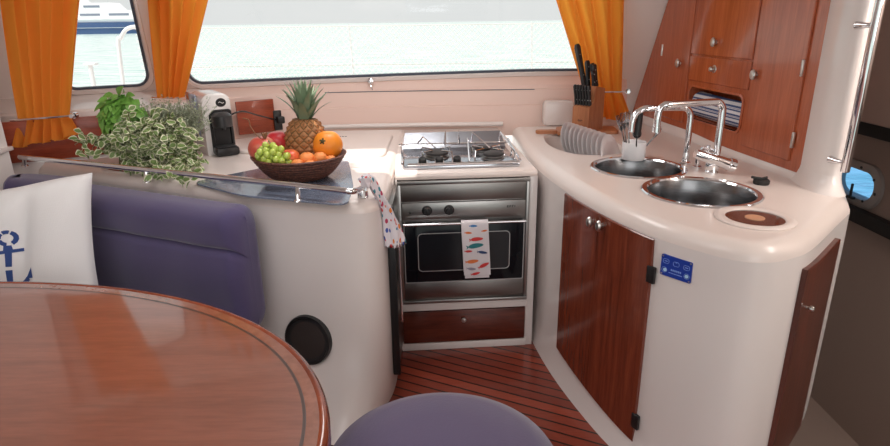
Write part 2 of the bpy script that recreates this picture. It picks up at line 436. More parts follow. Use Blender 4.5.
# ================================================================== SETTING
def build_setting():
    # sole
    b = MB(); b.box((-.80,.9,-.03), (3.98,5.4,.06)); struct('floor', b, M['floor'])
    b = MB(); b.box((1.85,.9,-.78), (1.0,5.6,.06)); struct('floor_hull', b, M['taupe'])
    b = MB(); b.box((1.20,.9,-.4), (.02,5.4,.74)); struct('trim_5', b, M['taupe'])
    b = MB(); b.box((-1.2,5.3,.25), (6.5,3.2,.1)); struct('deck', b, M['gel'])
    # window wall stations: base line, window line
    Bs = [(-2.25,2.92), (-2.02,2.66), (-1.72,2.78), (-1.44,2.93), (-1.15,3.27), (-.85,3.46), (-.26,3.51), (.45,3.51), (.82,3.49), (1.07,3.49)]
    Ws = [(-2.30,3.02), (-2.06,3.12), (-1.84,3.27), (-1.60,3.38), (-1.25,3.47), (-.9,3.53), (-.26,3.58), (.45,3.58), (.82,3.56), (1.07,3.55)]
    b_ = catmull(Bs, 6); w_ = catmull(Ws, 6)
    prof = [(0,.80), (.0,.86), (.03,.905), (.05,.975), (.20,.981), (.22,1.06), (.25,1.068), (.42,1.070), (.46,1.09), (1,1.14)]
    def wdrop(x): return .034*max(0, min(1, (.5-x)/1.8))
    d = MB()
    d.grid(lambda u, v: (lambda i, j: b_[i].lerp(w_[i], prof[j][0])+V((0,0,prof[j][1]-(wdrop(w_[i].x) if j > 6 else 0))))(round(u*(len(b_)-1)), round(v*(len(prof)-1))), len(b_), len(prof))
    nb = len(b_); d.m = [1 if (i % (nb-1)) < 22 else 0 for i in range(len(d.m))]  # plain gelcoat to port; the rest carries the painted pink bounce
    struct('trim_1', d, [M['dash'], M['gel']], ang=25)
    # raked window wall with rounded openings
    wl = w_
    slen = [0]
    for a, c in zip(wl, wl[1:]): slen.append(slen[-1]+(c-a).length)
    def WP(s, z, off=0):
        p, n = arc_at(wl, max(0, min(slen[-1], s)))
        inn = -n                                             # into the cabin
        q = p+inn*(.45*(z-1.14)+off); return V((q.x, q.y, z-wdrop(q.x)))
    def sx(X):
        for i in range(len(wl)-1):
            if wl[i].x <= X <= wl[i+1].x: return slen[i]+(slen[i+1]-slen[i])*(X-wl[i].x)/(wl[i+1].x-wl[i].x)
        return slen[-1] if X > wl[-1].x else 0
    wins = [(sx(-1.99), sx(-1.62)), (sx(-1.43), sx(.90))]
    cuts = [0, (wins[0][1]+wins[1][0])/2, slen[-1]]
    ZB, ZT, Z0, Z1 = 1.165, 1.80, 1.135, 1.98
    wall = MB(); trims = []
    for k, (s0, s1) in enumerate(wins):
        a0, a1 = cuts[k], cuts[k+1]
        n = 14
        hole = rrect((s0+s1)/2, (ZB+ZT)/2, s1-s0, ZT-ZB, .075, n)
        def dense(poly, step=.06):
            out = []
            for p, q in zip(poly, poly[1:]+poly[:1]):
                m = max(1, int(math.hypot(q[0]-p[0], q[1]-p[1])/step))
                out += [(p[0]+(q[0]-p[0])*t/m, p[1]+(q[1]-p[1])*t/m) for t in range(m)]
            return out
        hole = dense(hole)
        cx, cy = (s0+s1)/2, (ZB+ZT)/2
        def to_edge(p):
            dx, dy = p[0]-cx, p[1]-cy
            # project: scale by relative half sizes so that rays spread evenly along long windows
            fx = dx/((s1-s0)/2); fy = dy/((ZT-ZB)/2)
            m = max(abs(fx), abs(fy)); fx /= m; fy /= m
            return (cx+fx*(a1-cx) if fx > 0 else cx+fx*(cx-a0), cy+fy*(Z1-cy) if fy > 0 else cy+fy*(cy-Z0))
        rings = []
        for t in (0, .25, .5, .75, 1):
            rings.append([WP(p[0]*(1-t)+to_edge(p)[0]*t, p[1]*(1-t)+to_edge(p)[1]*t) for p in hole])
        wall.loft(rings)
        def off(poly, dd):
            return [(v.x, v.y) for v in inset([V((p[0], p[1], 0)) for p in poly], dd)]
        tr = MB()                                              # raised white moulding round the pane
        tr.loft([[WP(*p, o) for p in off(hole, -e)] for e, o in ((.03,0), (.026,.014), (.008,.016), (0,.004), (0,-.03))])
        g = MB()
        g.loft([[WP(*p, o) for p in off(hole, e)] for e, o in ((-.002,.004), (0,.008), (.012,.008), (.014,-.006), (.014,-.02))])
        pane = MB(); nn = 30; inner = off(hole, .006)
        pane.loft([[WP(cx+(p[0]-cx)*t, cy+(p[1]-cy)*t, -.012) for p in inner] for t in (.02,.25,.5,.75,1)], cap0=True)
        w = thing('window_%d' % (k+1), None, None, (0,0,0)); w['kind'] = 'structure'
        part('window_frame', tr, M['gel'], w); part('gasket', g, M['gasket'], w); part('window_pane', pane, M['pane'], w)
    struct('wall_front', wall, M['wall'])
    # port side: short pillar then the settee side
    pl = [V((*p, 0)) for p in ((-2.30,3.05), (-1.99,2.68), (-1.885,2.54), (-1.95,2.40), (-2.75,2.05), (-2.75,-1.7))]
    b = MB(); b.grid(lambda u, v: pl[round(u*5)]+V((0,0,2.0*v)), 6, 2); struct('wall_left', b, M['wall'], smooth=False)
    b = MB(); b.box((-1.925,2.525,.95), (.09,.09,.02), .006); struct('trim_2', b, M['gel'])
    # roof with an open deck hatch over the worktop
    out = [V((-2.8,-1.7,1.97)), V((2.4,-1.7,1.97)), V((2.4,3.7,1.97)), V((-2.8,3.7,1.97))]
    hx, hy = HATCH
    hole = [V((hx+dx, hy+dy, 1.97)) for dx, dy in HATCH_POLY]
    b = MB(); b.flat(out, [hole]); b.loft([hole, [p+V((0,0,.06)) for p in hole]]); b.flat([p+V((0,0,.06)) for p in out], [[p+V((0,0,.06)) for p in hole]])
    struct('ceiling', b, M['ceil'], smooth=False)
    # starboard front corner lining between curtain and locker
    q0 = al(634,107,(1.322,2.13),(1.155,3.60)); q1 = al(668,1,(1.322,2.13),(1.155,3.60)); k_ = (q1.y-q0.y)/(q1.z-q0.z)
    b = MB(); b.grid(lambda u, v: V((.96+.6*u, q0.y+k_*(.84+1.14*v-q0.z)+.006, .84+1.14*v)), 2, 2); struct('wall_right', b, M['wall'])
    n6 = [i for i in range(len(b_)) if -.9 < b_[i].x < .42]
    b = MB(); b.tube([b_[i]+V((0,-.012,.872)) for i in n6], .013, 8); struct('trim_6', b, M['gel'])
    b = MB(); b.tube([b_[i].lerp(w_[i], .24)+V((0,-.004,1.066)) for i in range(len(b_)) if -.75 < b_[i].x < .6], .0022, 6); struct('trim_7', b, M['gasket'])
    # hull passage to starboard
    hw = [V((2.22,3.9,0)), V((2.22,-1.7,0))]
    PY, PZ = 3.075, .60
    hole = [V((2.22, PY+dy, PZ+dz)) for dy, dz in rrect(0,0,.30,.145,.07,8)]
    b = MB(); b.flat([V((2.22,3.9,-.9)), V((2.22,-1.7,-.9)), V((2.22,-1.7,2.0)), V((2.22,3.9,2.0))], [hole])
    struct('wall_hull', b, M['taupe'])
    b = MB(); b.box((2.08,1.6,1.48), (.30,4.4,1.0), .02); struct('wall_hull_upper', b, M['taupe_up'])
    b = MB(); b.box((2.17,1.6,.92), (.08,4.4,.10), .01); b.box((2.19,1.6,.445), (.05,4.4,.075), .01); struct('trim_3', b, M['black_matte'])
    b = MB(); b.box((1.80,3.72,.6), (.86,.04,2.9)); struct('wall_hull_forward', b, M['taupe'])
    p = thing('window_3', None, None, (2.22,PY,PZ-.1)); p['kind'] = 'structure'
    fr = MB(); R1 = rrect(0,0,.40,.235,.115,10); R2 = rrect(0,0,.29,.135,.066,10)
    def hp(q, x): return V((2.22-x, PY+q[0], PZ+q[1]))
    fr.loft([[hp(q, 0) for q in R1], [hp(q, .018) for q in R1], [hp(q, .022) for q in rrect(0,0,.385,.22,.108,10)], [hp(q, .022) for q in rrect(0,0,.305,.15,.073,10)], [hp(q, 0) for q in R2], [hp(q, -.03) for q in R2]])
    part('porthole_frame', fr, M['nickel_dark'], p)
    for k in range(8):
        a = 2*PI*k/8+.2; s = MB(); s.lathe([(.008,0), (.007,.004), (0,.006)], Matrix.Translation(hp((.172*math.cos(a), .092*math.sin(a)), .022)) @ Matrix.Rotation(-PI/2, 4, 'Y'), 10)
        part('screw', s, M['black'], p)
    s = MB(); s.box(hp((-.02,-.075), .035), (.02,.05,.016), .004); s.box(hp((-.02,-.04), .04), (.012,.012,.08), .004); part('latch', s, M['black'], p)
    s = MB(); s.flat([hp(q, -.004) for q in rrect(0,0,.298,.143,.069,8)]); part('window_pane', s, M['pane_blue'], p)
    # sea
    b = MB(); b.box((0,900,-1.15), (4000,2400,.1)); struct('sea', b, M['sea'])
    return WP, sx
M['gasket'] = mat('dark_gasket', (.07,.085,.12), .4)
M['nickel_dark'] = mat('porthole_ring', (.35,.31,.29), .4, .3)
HATCH = (-.62, 2.12)
HATCH_POLY = rrect(0,0,.36,.44,.06,5)
WP, sx = build_setting()

# ================================================================== PENINSULA (fridge side)
ZP = .86
def build_peninsula():
    T = [(-1.86,2.655), (-1.716,2.587), (-1.472,2.467), (-1.20,2.339), (-.95,2.223), (-.678,2.089), (-.45,2.006), (-.35,1.978), (-.278,1.98), (-.230,2.035), (-.2165,2.16), (-.2155,2.4), (-.2155,3.46)]
    B = [(a, b+.004) for a, b in T]
    F = [(-1.86,2.62), (-1.716,2.55), (-1.472,2.42), (-1.20,2.275), (-.95,2.14), (-.70,1.97), (-.49,1.81), (-.385,1.78), (-.300,1.86), (-.240,2.02), (-.2165,2.16), (-.2155,2.4), (-.2155,3.46)]
    back = [(-.82,3.44), (-1.13,3.24), (-1.43,2.90), (-1.70,2.755)]
    rec = circ(-1.335, 2.545, .165, .085, ZP)
    body, top, bp, fp = moulded_unit(T, B, F, back, ZP, .045, [rec], 6)
    t = thing('galley_peninsula', 'white moulded galley peninsula with fridge lid and steel grab rail behind the purple sofa', 'kitchen counter', (-.8,2.4,0))
    part('body', body, M['gel'], t, ang=60)
    w = part('worktop', top, M['gel_top'], t, ang=60)
    b = MB(); b.loft([atz(rec, ZP-.001), atz(circ(-1.335,2.545,.16,.08), ZP-.03), atz(circ(-1.335,2.545,.15,.072), ZP-.11)], cap1=True); part('pot_recess', b, M['gel'], t)
    lid = [az(x, y, ZP)[:2] for x, y in ((191,183), (275,166), (341,160.5), (349,162), (354,188), (347,206), (244,196.5))]
    p = rounded_poly(lid, .06, 8)
    b = MB(); slab(b, p, ZP-.002, ZP+.004, .002); part('fridge_lid', b, M['lid'], t, 'blue-grey speckled lid flush in the worktop')
    hl = rounded_poly([(-1.02,2.80), (-.27,2.64), (-.275,3.26), (-.86,3.26)], .10, 8)
    b = MB(); slab(b, hl, ZP-.002, ZP+.016, .012); part('moulded_step', b, M['gel_top'], t)
    # fridge front on the aisle side
    b = MB(); b.box((-.208,2.27,.44), (.024,.30,.72), .004); f = part('fridge_door', b, M['steel_dark'], t, 'steel fridge door facing the aisle')
    b = MB(); b.box((-.204,2.108,.44), (.03,.02,.72), .004); part('gasket', b, M['black'], f)
    b = MB(); b.tube([(-.18,2.15,.62), (-.18,2.15,.3)], .006); part('handle', b, M['chrome'], f)
    # tiny lettering-like mark stamped on the step
    b = MB()
    q = az(342,136.5,ZP+.0165)
    for i in range(4): b.box(q+V((-.025+.015*i, 0, 0)), (.010,.014,.0012))
    part('mark', b, M['silver_dark'], t)
    return bp
M['silver_dark'] = mat('grey_mark', (.2,.19,.19), .5)
pen_path = build_peninsula()

# grab rail on the peninsula edge
ZR = .905
rp = [az(x, y, ZR) for x, y in ((20,157), (80,163), (145,169.7), (200,175.3), (250,180.6), (300,186), (335,189.8))]
e = az(363,187.5,.888)
pts = catmull([tuple(p) for p in rp]+[tuple(az(353,191.3,ZR)), tuple(e)], 5)
t = thing('grab_rail', 'long polished steel grab rail along the peninsula edge above the purple sofa', 'rail', (-.95,2.2,ZP))
b = MB(); b.tube(pts, .0115, 12); part('tube', b, M['chrome'], t)
for (x, y), (fx, fy) in (((24,157),(25,166)), ((146,169.8),(147,182)), ((298,185.8),(298,201))):
    p = az(x, y, ZR); q = az(fx, fy, ZP); b = MB(); b.tube([p, q.lerp(p,.3)+V((0,0,.004)), q], .009); b.lathe([(.015,0), (.013,.004), (.009,.007)], Matrix.Translation(q)); part('post', b, M['chrome'], t)
q = az(363,197,ZP)
b = MB(); b.tube([e, e+V((.003,.004,-.008)), q+V((0,0,.01)), q], [.0098,.015,.019,.02], 14); part('end_flange', b, M['chrome'], t)

# loudspeaker set in the peninsula front
c = al(311,338,(-.678,2.09),(-.45,2.007)); nrm = V((-.33,-.94,.14)).normalized()
c = V((c.x, c.y, c.z))+nrm*.014; R = Matrix.Translation(c-nrm*.05) @ nrm.to_track_quat('Z','Y').to_matrix().to_4x4()
t = thing('loudspeaker', 'round black loudspeaker set low in the white peninsula front', 'speaker', c-nrm*.05)
b = MB(); b.lathe([(.100,.03), (.100,.06), (.097,.068), (.092,.068), (.088,.060)], R, 48); part('rim', b, M['black'], t)
b = MB(); b.lathe([(.0895,.05), (.0895,.058), (.06,.062), (0,.064)], R, 48); part('grille', b, M['speaker'], t)

# ================================================================== OVEN BAY
OV = math.atan2(.04,.566); ou = V((math.cos(OV), math.sin(OV), 0)); on = V((math.sin(OV), -math.cos(OV), 0))
o0 = V((-.202,2.42,0))
def OP(u, z, d=0): return o0+ou*u+on*d+V((0,0,z))
ZO = .848
def obox(mb, u0, u1, z0, z1, d0, d1, r=.003, mi=0):
    mb.box(OP((u0+u1)/2, (z0+z1)/2, (d0+d1)/2), (u1-u0, d1-d0, z1-z0), r, OV, 2, mi)
t = thing('oven_counter', 'white moulded counter bay holding the oven and hob at the end of the aisle', 'kitchen counter', OP(.285,0,-.3))
b = MB()
obox(b, -.006,.604,.815,ZO,-1.06,.008,.014); part('worktop', b, M['gel_top'], t)
b = MB()
obox(b, -.004,.002,.0,.82,-.62,0,.001); obox(b, .568,.604,.0,.82,-.62,-.002,.001)
obox(b, -.004,.574,.203,.243,-.60,.004,.003); obox(b, -.004,.574,.0,.036,-.60,.004,.003); obox(b, -.004,.574,0,.82,-.64,-.62,.001)
part('body', b, M['gel'], t)
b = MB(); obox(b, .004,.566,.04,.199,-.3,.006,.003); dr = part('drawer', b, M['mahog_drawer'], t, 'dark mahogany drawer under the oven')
def knob(name, p, n, parent, r=.012, m='nickel', sy=1.0):
    b = MB(); Rk = Matrix.Translation(p) @ V(n).to_track_quat('Z','Y').to_matrix().to_4x4()
    b.lathe([(r*.45,0), (r*.45,.010), (r*.95,.013), (r,.018), (r*.75,.024), (0,.026)], Rk, 18, sy=sy); return part(name, b, M[m], parent)
knob('knob', OP(.281,.158,.006), on, dr)
# the oven
t = thing('oven', 'built-in stainless steel oven with a black glass door and a fish print towel', 'oven', OP(.285,.245,-.2))
b = MB()
obox(b, .004,.566,.246,.813,-.5,-.004,.003)
obox(b, .0,.016,.246,.815,-.004,.010,.002); obox(b, .555,.570,.246,.815,-.004,.010,.002)
obox(b, .0,.570,.797,.815,-.004,.012,.003); obox(b, .0,.570,.246,.262,-.004,.02,.004)
part('frame', b, M['steel'], t)
b = MB(); obox(b, .016,.555,.722,.797,-.004,.004,.002); part('upper_panel', b, M['steel_dark'], t)
b = MB(); obox(b, .017,.554,.642,.718,-.004,.010,.004); cp = part('control_panel', b, M['steel'], t)
for u in (.125,.220):
    b = MB(); Rk = Matrix.Translation(OP(u,.684,.010)) @ on.to_track_quat('Z','Y').to_matrix().to_4x4()
    b.lathe([(.022,0), (.022,.006), (.017,.008), (.016,.024), (.013,.027), (0,.027)], Rk, 24); b.box(OP(u,.684,.036), (.007,.006,.03), .002, OV); part('control_knob', b, M['black'], cp)
b = MB(); b.lathe([(.006,0), (.005,.004), (0,.005)], Matrix.Translation(OP(.052,.676,.01)) @ on.to_track_quat('Z','Y').to_matrix().to_4x4(), 12); part('igniter_button', b, M['black'], cp)
b = MB()
for i, hgt in enumerate((.010,.010,.010,.010)):
    u = .472+.011*i
    b.box(OP(u,.690,.0104), (.0025,.001,hgt), 0, OV)
    if i != 3: b.box(OP(u+.003,.694,.0104), (.006,.001,.002), 0, OV)
    if i < 2: b.box(OP(u+.003,.690,.0104), (.005,.001,.002), 0, OV)
    if i == 0: b.box(OP(u+.003,.686,.0104), (.006,.001,.002), 0, OV)
part('mark', b, M['black'], cp)
b = MB(); obox(b, .020,.550,.352,.630,-.004,.022,.004); d = part('oven_door', b, M['glass_black'], t, 'black glass oven door')
b = MB(); p2 = [OP(q[0], q[1], .0225) for q in rrect(.283,.495,.40,.175,.018,6)]; b.prism(p2, on*.001); part('door_window', b, M['glass_in'], d)
b = MB(); a_ = rrect(.283,.495,.404,.179,.02,6); c_ = rrect(.283,.495,.397,.172,.017,6)
b.loft([[OP(q[0], q[1], .0236) for q in a_], [OP(q[0], q[1], .0242) for q in a_], [OP(q[0], q[1], .0242) for q in c_], [OP(q[0], q[1], .0236) for q in c_]])
a_ = rrect(.285,.491,.526,.278,.008,4); c_ = rrect(.285,.491,.518,.270,.006,4)
b.loft([[OP(q[0], q[1], .020) for q in a_], [OP(q[0], q[1], .0235) for q in a_], [OP(q[0], q[1], .0235) for q in c_], [OP(q[0], q[1], .0215) for q in c_]])
part('door_trim', b, M['silver_line'], d)
b = MB(); b.tube([OP(.022,.632,.045), OP(.548,.632,.045)], .006, 10)
for u in (.028,.542): b.tube([OP(u,.632,.02), OP(u,.632,.045)], .005)
part('handle', b, M['chrome'], d)
b = MB(); obox(b, .017,.554,.262,.348,-.004,.010,.003); part('lower_panel', b, M['steel_dark'], t)

# fish print tea towel over the handle
def towel():
    t = MB(); w0, w1 = .268,.383
    path = [(.030,.400), (.0315,.50), (.033,.600), (.036,.632), (.045,.642), (.054,.632), (.055,.60), (.0535,.52), (.052,.44), (.051,.392)]
    path = [(d, z) for d, z in path]
    pp = catmull([(a, b_, 0) for a, b_ in path], 4)
    def P(u, v):
        q = pp[round(v*(len(pp)-1))]; fold = .0018*math.sin(u*9+q.y*12)
        lean = .012*(.64-q.y)/.25
        return OP(w0+(w1-w0)*u+lean+(.006*(.64-q.y) if u > .5 else 0), q.y, q.x+(fold if v > .5 else -fold*.4))
    t.grid(P, 9, len(pp))
    t.grid(lambda u, v: P(u, v)+on*(.0028 if v > .5 else -.0028)+V((0,0,.0028 if .3 < v < .6 else 0)), 9, len(pp))
    def onf(u, z): return OP(w0+(w1-w0)*u+.012*(.64-z)/.25, z, .0585+.0018*math.sin(u*9+z*12))
    fishes = [(.45,.622,.34,0,4), (.85,.600,.26,8,1), (.25,.592,.32,-8,1), (.55,.562,.58,6,2), (.5,.532,.72,8,3), (.22,.508,.34,0,2), (.75,.500,.42,-8,6), (.35,.460,.56,4,1), (.78,.440,.52,28,2), (.3,.425,.40,-6,5), (.45,.402,.40,10,2)]
    for fu, fz, ln, ang, mi in fishes:
        L_ = ln*(w1-w0)/2; H_ = L_*.24; a = math.radians(ang); outl = []
        for k in range(16):
            w = 2*PI*k/16; outl.append((L_*math.cos(w)*.8, H_*math.sin(w)*(1.1-.2*math.cos(w))))
        tail = [(-L_*.7,0), (-L_*1.05,H_), (-L_*.95,0), (-L_*1.05,-H_)]
        for poly in (outl, tail):
            pts = [((x*math.cos(a)-z*math.sin(a))/(w1-w0)+fu, x*math.sin(a)+z*math.cos(a)+fz) for x, z in poly]
            pts = [(min(.99, max(.01, u)), z) for u, z in pts]
            t.add([onf(u, z) for u, z in pts], [list(range(len(pts)))], mi)
    # the back leaf hangs a little lower, with its red hem
    t.box(OP(.338,.383,.045), (.108,.003,.016), .001, OV, mi=0)
    return t
M['towel'] = mat('white_cotton', (.76,.71,.735), .9)
solo('tea_towel', towel(), [M['towel']]+FISH, 'white tea towel with coloured fish hanging over the oven door handle', 'towel', OP(.326,.38,.045))

# the hob
def build_hob():
    a, bq = OP(.045, ZO, -.055), None
    H0 = OP(.03, ZO, -.05)                     # front-left corner, hob runs back along -on
    def HP(u, v, z): return H0+ou*u-on*v+V((0,0,z))
    W, D = .505, .37
    t = thing('gas_hob', 'stainless steel three burner gas hob with pan clamps on the oven counter', 'hob', HP(W/2, D/2, 0))
    b = MB(); b.box(HP(W/2, D/2, .009), (W, D, .018), .006, OV); part('hob_plate', b, M['mirror'], t)
    b = MB(); b.prism([HP(.0,D-.004,.014), HP(W,D-.004,.014), HP(W-.016,D+.07,.082), HP(.016,D+.07,.082)], ou*0+V((0,.006,-.004))); part('splashback', b, M['splash'], t)
    b = MB(); zr = .046
    fr = [HP(.004,.01,zr-.02), HP(.004,D-.03,zr), HP(W-.004,D-.03,zr), HP(W-.004,.01,zr-.02)]
    b.tube([HP(-.016,D-.05,zr), HP(W+.01,D-.05,zr)], .006, 8)
    b.tube([HP(-.004,.01,.026), HP(-.004,D-.04,.05)], .0045, 8); b.tube([HP(W+.004,.01,.026), HP(W+.004,D-.04,.062)], .0045, 8)
    for u, v in ((.0,.02), (W,.02), (W,.2), (.0,.2)): b.tube([HP(u,v,.006), HP(u,v,.036)], .004, 8)
    b.tube([HP(.02,.004,.022), HP(W,.004,.022)], .006, 8)
    part('rail', b, M['chrome'], t)
    for u, v, r in ((.155,.175,.052), (.375,.245,.040), (.405,.115,.046)):
        T = Matrix.Translation(HP(u, v, .018)); b = MB()
        b.lathe([(r*1.15,0), (r*1.15,.004), (r*.9,.007), (r*.9,.014)], T, 28, mi=1)
        b.lathe([(r*.95,.012), (r,.015), (r,.022), (r*.7,.028), (0,.029)], T, 28)
        part('burner', b, [M['iron'], M['steel']], t)
    for u in (.085,.158,.235):
        b = MB(); T = Matrix.Translation(HP(u,.04,.018)) @ Matrix.Rotation(math.radians(20), 4, 'X')
        b.lathe([(.021,0), (.021,.006)], T, 24, mi=1); b.lathe([(.0175,.006), (.0165,.024), (.014,.027), (0,.027)], T, 24); part('control_knob', b, [M['black'], M['chrome']], t)
    # wire pan supports and swinging clamps
    def bent(name, pts, r=.0033):
        b = MB(); b.tube([HP(*p) for p in pts], r, 7); part(name, b, M['chrome'], t)
    for u, v in ((.155,.175), (.39,.18)):
        for k in range(4):
            a = PI/4+PI/2*k; c, s = math.cos(a), math.sin(a)
            bent('pan_support', [(u+.095*c, v+.085*s, .018), (u+.09*c, v+.08*s, .05), (u+.03*c, v+.027*s, .05)])
    for q in ([(.07,D-.06,.05), (.10,D-.06,.085), (.15,.19,.055)], [(.20,D-.05,.05), (.205,D-.06,.105), (.20,.25,.05)], [(.265,.30,.05), (.268,.30,.115), (.272,.30,.05)],
              [(.29,.06,.02), (.285,.08,.115), (.31,.19,.05)], [(.33,.32,.05), (.335,.30,.10), (.40,.18,.05)], [(.46,.30,.05), (.465,.29,.10), (.50,.10,.045)], [(.50,.10,.02), (.50,.10,.05)]):
        bent('pan_clamp', q)
build_hob()

# ================================================================== SINK COUNTER
ZS = .87
def build_sink_counter():
    T = [(.400,3.44), (.394,3.03), (.411,2.61), (.457,2.27), (.534,1.95), (.626,1.706), (.722,1.566), (.80,1.493), (.872,1.478), (.955,1.508), (1.05,1.575), (1.27,1.80), (1.36,1.89)]
    B = [(a+.004, b+.003) for a, b in T]
    F = [(.400,3.44), (.390,3.03), (.398,2.61), (.440,2.26), (.517,1.935), (.602,1.692), (.700,1.545), (.785,1.468), (.868,1.462), (.950,1.500), (1.05,1.580), (1.27,1.805), (1.36,1.895)]
    back = [(1.42,2.0), (1.40,2.2), (1.24,3.62), (1.06,3.62), (1.04,3.46)]
    S1, S2, BN, WL = (.792,2.367,.178), (.897,2.0,.186), (.938,1.70,.098), (.70,2.90)
    holes = [circ(S1[0],S1[1],S1[2],z=ZS), circ(S2[0],S2[1],S2[2],z=ZS), circ(BN[0],BN[1],BN[2],z=ZS)]
    wl = [V((p.x*1, p.y, ZS)) for p in rounded_poly([(.53,3.18), (.83,3.20), (.88,2.66), (.60,2.60), (.50,2.85)], .16, 8)]
    wl = inset(wl, 0); holes.append(wl)
    body, top, bp, fp = moulded_unit(T, B, F, back, ZS, .05, holes, 6, 14)
    t = thing('sink_counter', 'white moulded sink counter with mahogany doors curving round the right side of the aisle', 'kitchen counter', (.85,2.2,0))
    part('body', body, M['gel'], t, ang=60); part('worktop', top, M['gel_top'], t, ang=60)
    c = V((.69,2.90,0))
    b = MB(); b.loft([atz(inset(wl, -.012), ZS+.0005), atz(wl, ZS-.004), atz(inset(wl, .01), ZS-.02), atz(inset(wl, .025), ZS-.09), atz(inset(wl, .05), ZS-.105)]); b.flat(atz(inset(wl, .05), ZS-.105))
    part('dish_well', b, M['gel_top'], t)
    # fiddle line along the worktop's near right corner
    b = MB(); q = [az(812,262,ZS+.002)+V((0,.03,0))]
    # low coved upstand at the back
    b = MB(); f0, f1 = V((1.335,2.02,0)), V((1.148,3.60,0))
    b.grid(lambda u, v: f0.lerp(f1, u)+V((-.035*(1-v)**2+.004, 0, ZS-.002+.045*v*v)), 8, 6); part('upstand', b, M['gel'], t)
    # curved doors
    def strip(s0, s1, z0, z1, d0, d1, n=14, zn=None):
        mb = MB(); rs = []
        for i in range(n+1):
            p, nn = arc_at(bp, s0+(s1-s0)*i/n); o = -nn   # outward (towards the aisle)
            e = .003; zz = z0+((zn[1]-zn[0])*i/n+zn[0] if zn else 0)
            prof = [(d0,zz), (d1-e,zz), (d1,zz+e), (d1,z1-e), (d1-e,z1), (d0,z1)]
            rs.append([V((p.x+o.x*a, p.y+o.y*a, z)) for a, z in prof])
        for r in rs: pass
        mb.loft(rs, cap0=True, cap1=True); return mb
    sg = 1
    p, nn = arc_at(bp, .5)
    sA = proj_s(bp, (.455,2.2)); sB = proj_s(bp, (.545,1.945)); sC = proj_s(bp, (.645,1.69))
    D = {}
    for nm, a, b_ in (('far', sA, sB-.001), ('near', sB+.002, sC)):
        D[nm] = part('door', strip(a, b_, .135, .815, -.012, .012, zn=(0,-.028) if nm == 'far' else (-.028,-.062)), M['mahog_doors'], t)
        p, nn = arc_at(bp, (sB-.028) if nm == 'far' else (sB+.032))
        knob('knob', V((p.x, p.y, .778 if nm == 'far' else .783))-nn*.013, -nn, D[nm], .013, sy=1.5)
    for z in (.16,.70):
        p, nn = arc_at(bp, sC+.004); mb = MB(); mb.box(V((p.x, p.y, z))-nn*.010, (.012,.03,.055), .003, math.atan2(-nn.y, -nn.x)); part('hinge', mb, M['black'], D['near'])
    # side locker door on the passage side
    s0, s1 = proj_s(bp, (1.005,1.54)), proj_s(bp, (1.25,1.78))
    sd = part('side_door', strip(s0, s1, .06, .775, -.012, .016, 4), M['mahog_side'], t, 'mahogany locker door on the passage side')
    p, nn = arc_at(bp, s0+.045); knob('knob', V((p.x, p.y, .645))-nn*.012, -nn, sd, .009)
    # plaque
    sp = proj_s(bp, (.690,1.615))
    return bp, S1, S2, BN
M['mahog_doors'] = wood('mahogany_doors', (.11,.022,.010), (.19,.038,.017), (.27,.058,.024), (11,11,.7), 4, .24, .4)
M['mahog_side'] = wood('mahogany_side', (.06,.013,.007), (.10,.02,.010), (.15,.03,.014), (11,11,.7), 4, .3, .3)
sink_path, S1, S2, BN = build_sink_counter()

def build_plaque():
    # four corners found on the body face
    s = proj_s(sink_path, (.694,1.605)); p, n = arc_at(sink_path, s); n = -n
    tdir = V((n.y, -n.x, 0)); tdir = tdir if tdir.y < 0 else -tdir
    c = al(677,268,tuple(p[:2]),tuple((p+tdir)[:2]))
    c = V((c.x, c.y, c.z))+n*.004
    tilt = 0
    t = thing('plaque', 'small blue plastic plaque with pale icons screwed to the white sink counter', 'sign', c-V((0,0,.03)))
    w, h = .098,.066
    def PP(u, v, d): return c+tdir*u+V((0,0,v))+n*d
    b = MB(); q = rrect(0,0,w,h,.004,3); b.prism([PP(u, v, -.003) for u, v in q], n*.0055); part('plate', b, M['blue_plaque'], t)
    b = MB()
    def ring(mb, cx, cy, ww, hh, r, th, mi=0):
        a = rrect(cx,cy,ww,hh,r,5); i = rrect(cx,cy,ww-2*th,hh-2*th,max(r-th,.001),5)
        mb.loft([[PP(u, v, .0026) for u, v in a], [PP(u, v, .0032) for u, v in a], [PP(u, v, .0032) for u, v in i], [PP(u, v, .0026) for u, v in i]], mi)
    for cx, cy in ((-.033,.014), (0,.013), (.033,.012)): ring(b, cx, cy, .020,.015,.006,.0013)
    for cx, cy, w_ in ((-.033,.014,.010), (0,.018,.006), (.033,.012,.011)): b.prism([PP(cx+u, cy+v, .0026) for u, v in rrect(0,0,w_,.0025,.001,2)], n*.0006)
    for cx in (-.036,.036): ring(b, cx, -.014, .018,.018,.009,.0012)
    for i in range(6): b.prism([PP(-.013+.0058*i+u, -.009+v, .0026) for u, v in rrect(0,0,.0042,.006,.001,2)], n*.0006)
    b.prism([PP(u, -.019+v, .0026) for u, v in rrect(0,0,.044,.002,.0008,2)], n*.0006)
    part('icons', b, M['plaque_ink'], t)
    for cx in (-.034,.036):
        b = MB(); b.prism([PP(cx+u, -.014+v, .0027) for u, v in rrect(0,0,.011,.011,.0054,6)], n*.0007); part('disc', b, M['plaque_white'], t)
    for sx_ in (-1,1):
        for sy_ in (-1,1):
            b = MB(); b.lathe([(.0028,0), (.0024,.0012), (0,.0014)], Matrix.Translation(PP(sx_*.044, sy_*.028, .0025)) @ n.to_track_quat('Z','Y').to_matrix().to_4x4(), 10); part('screw', b, M['nickel'], t)
build_plaque()

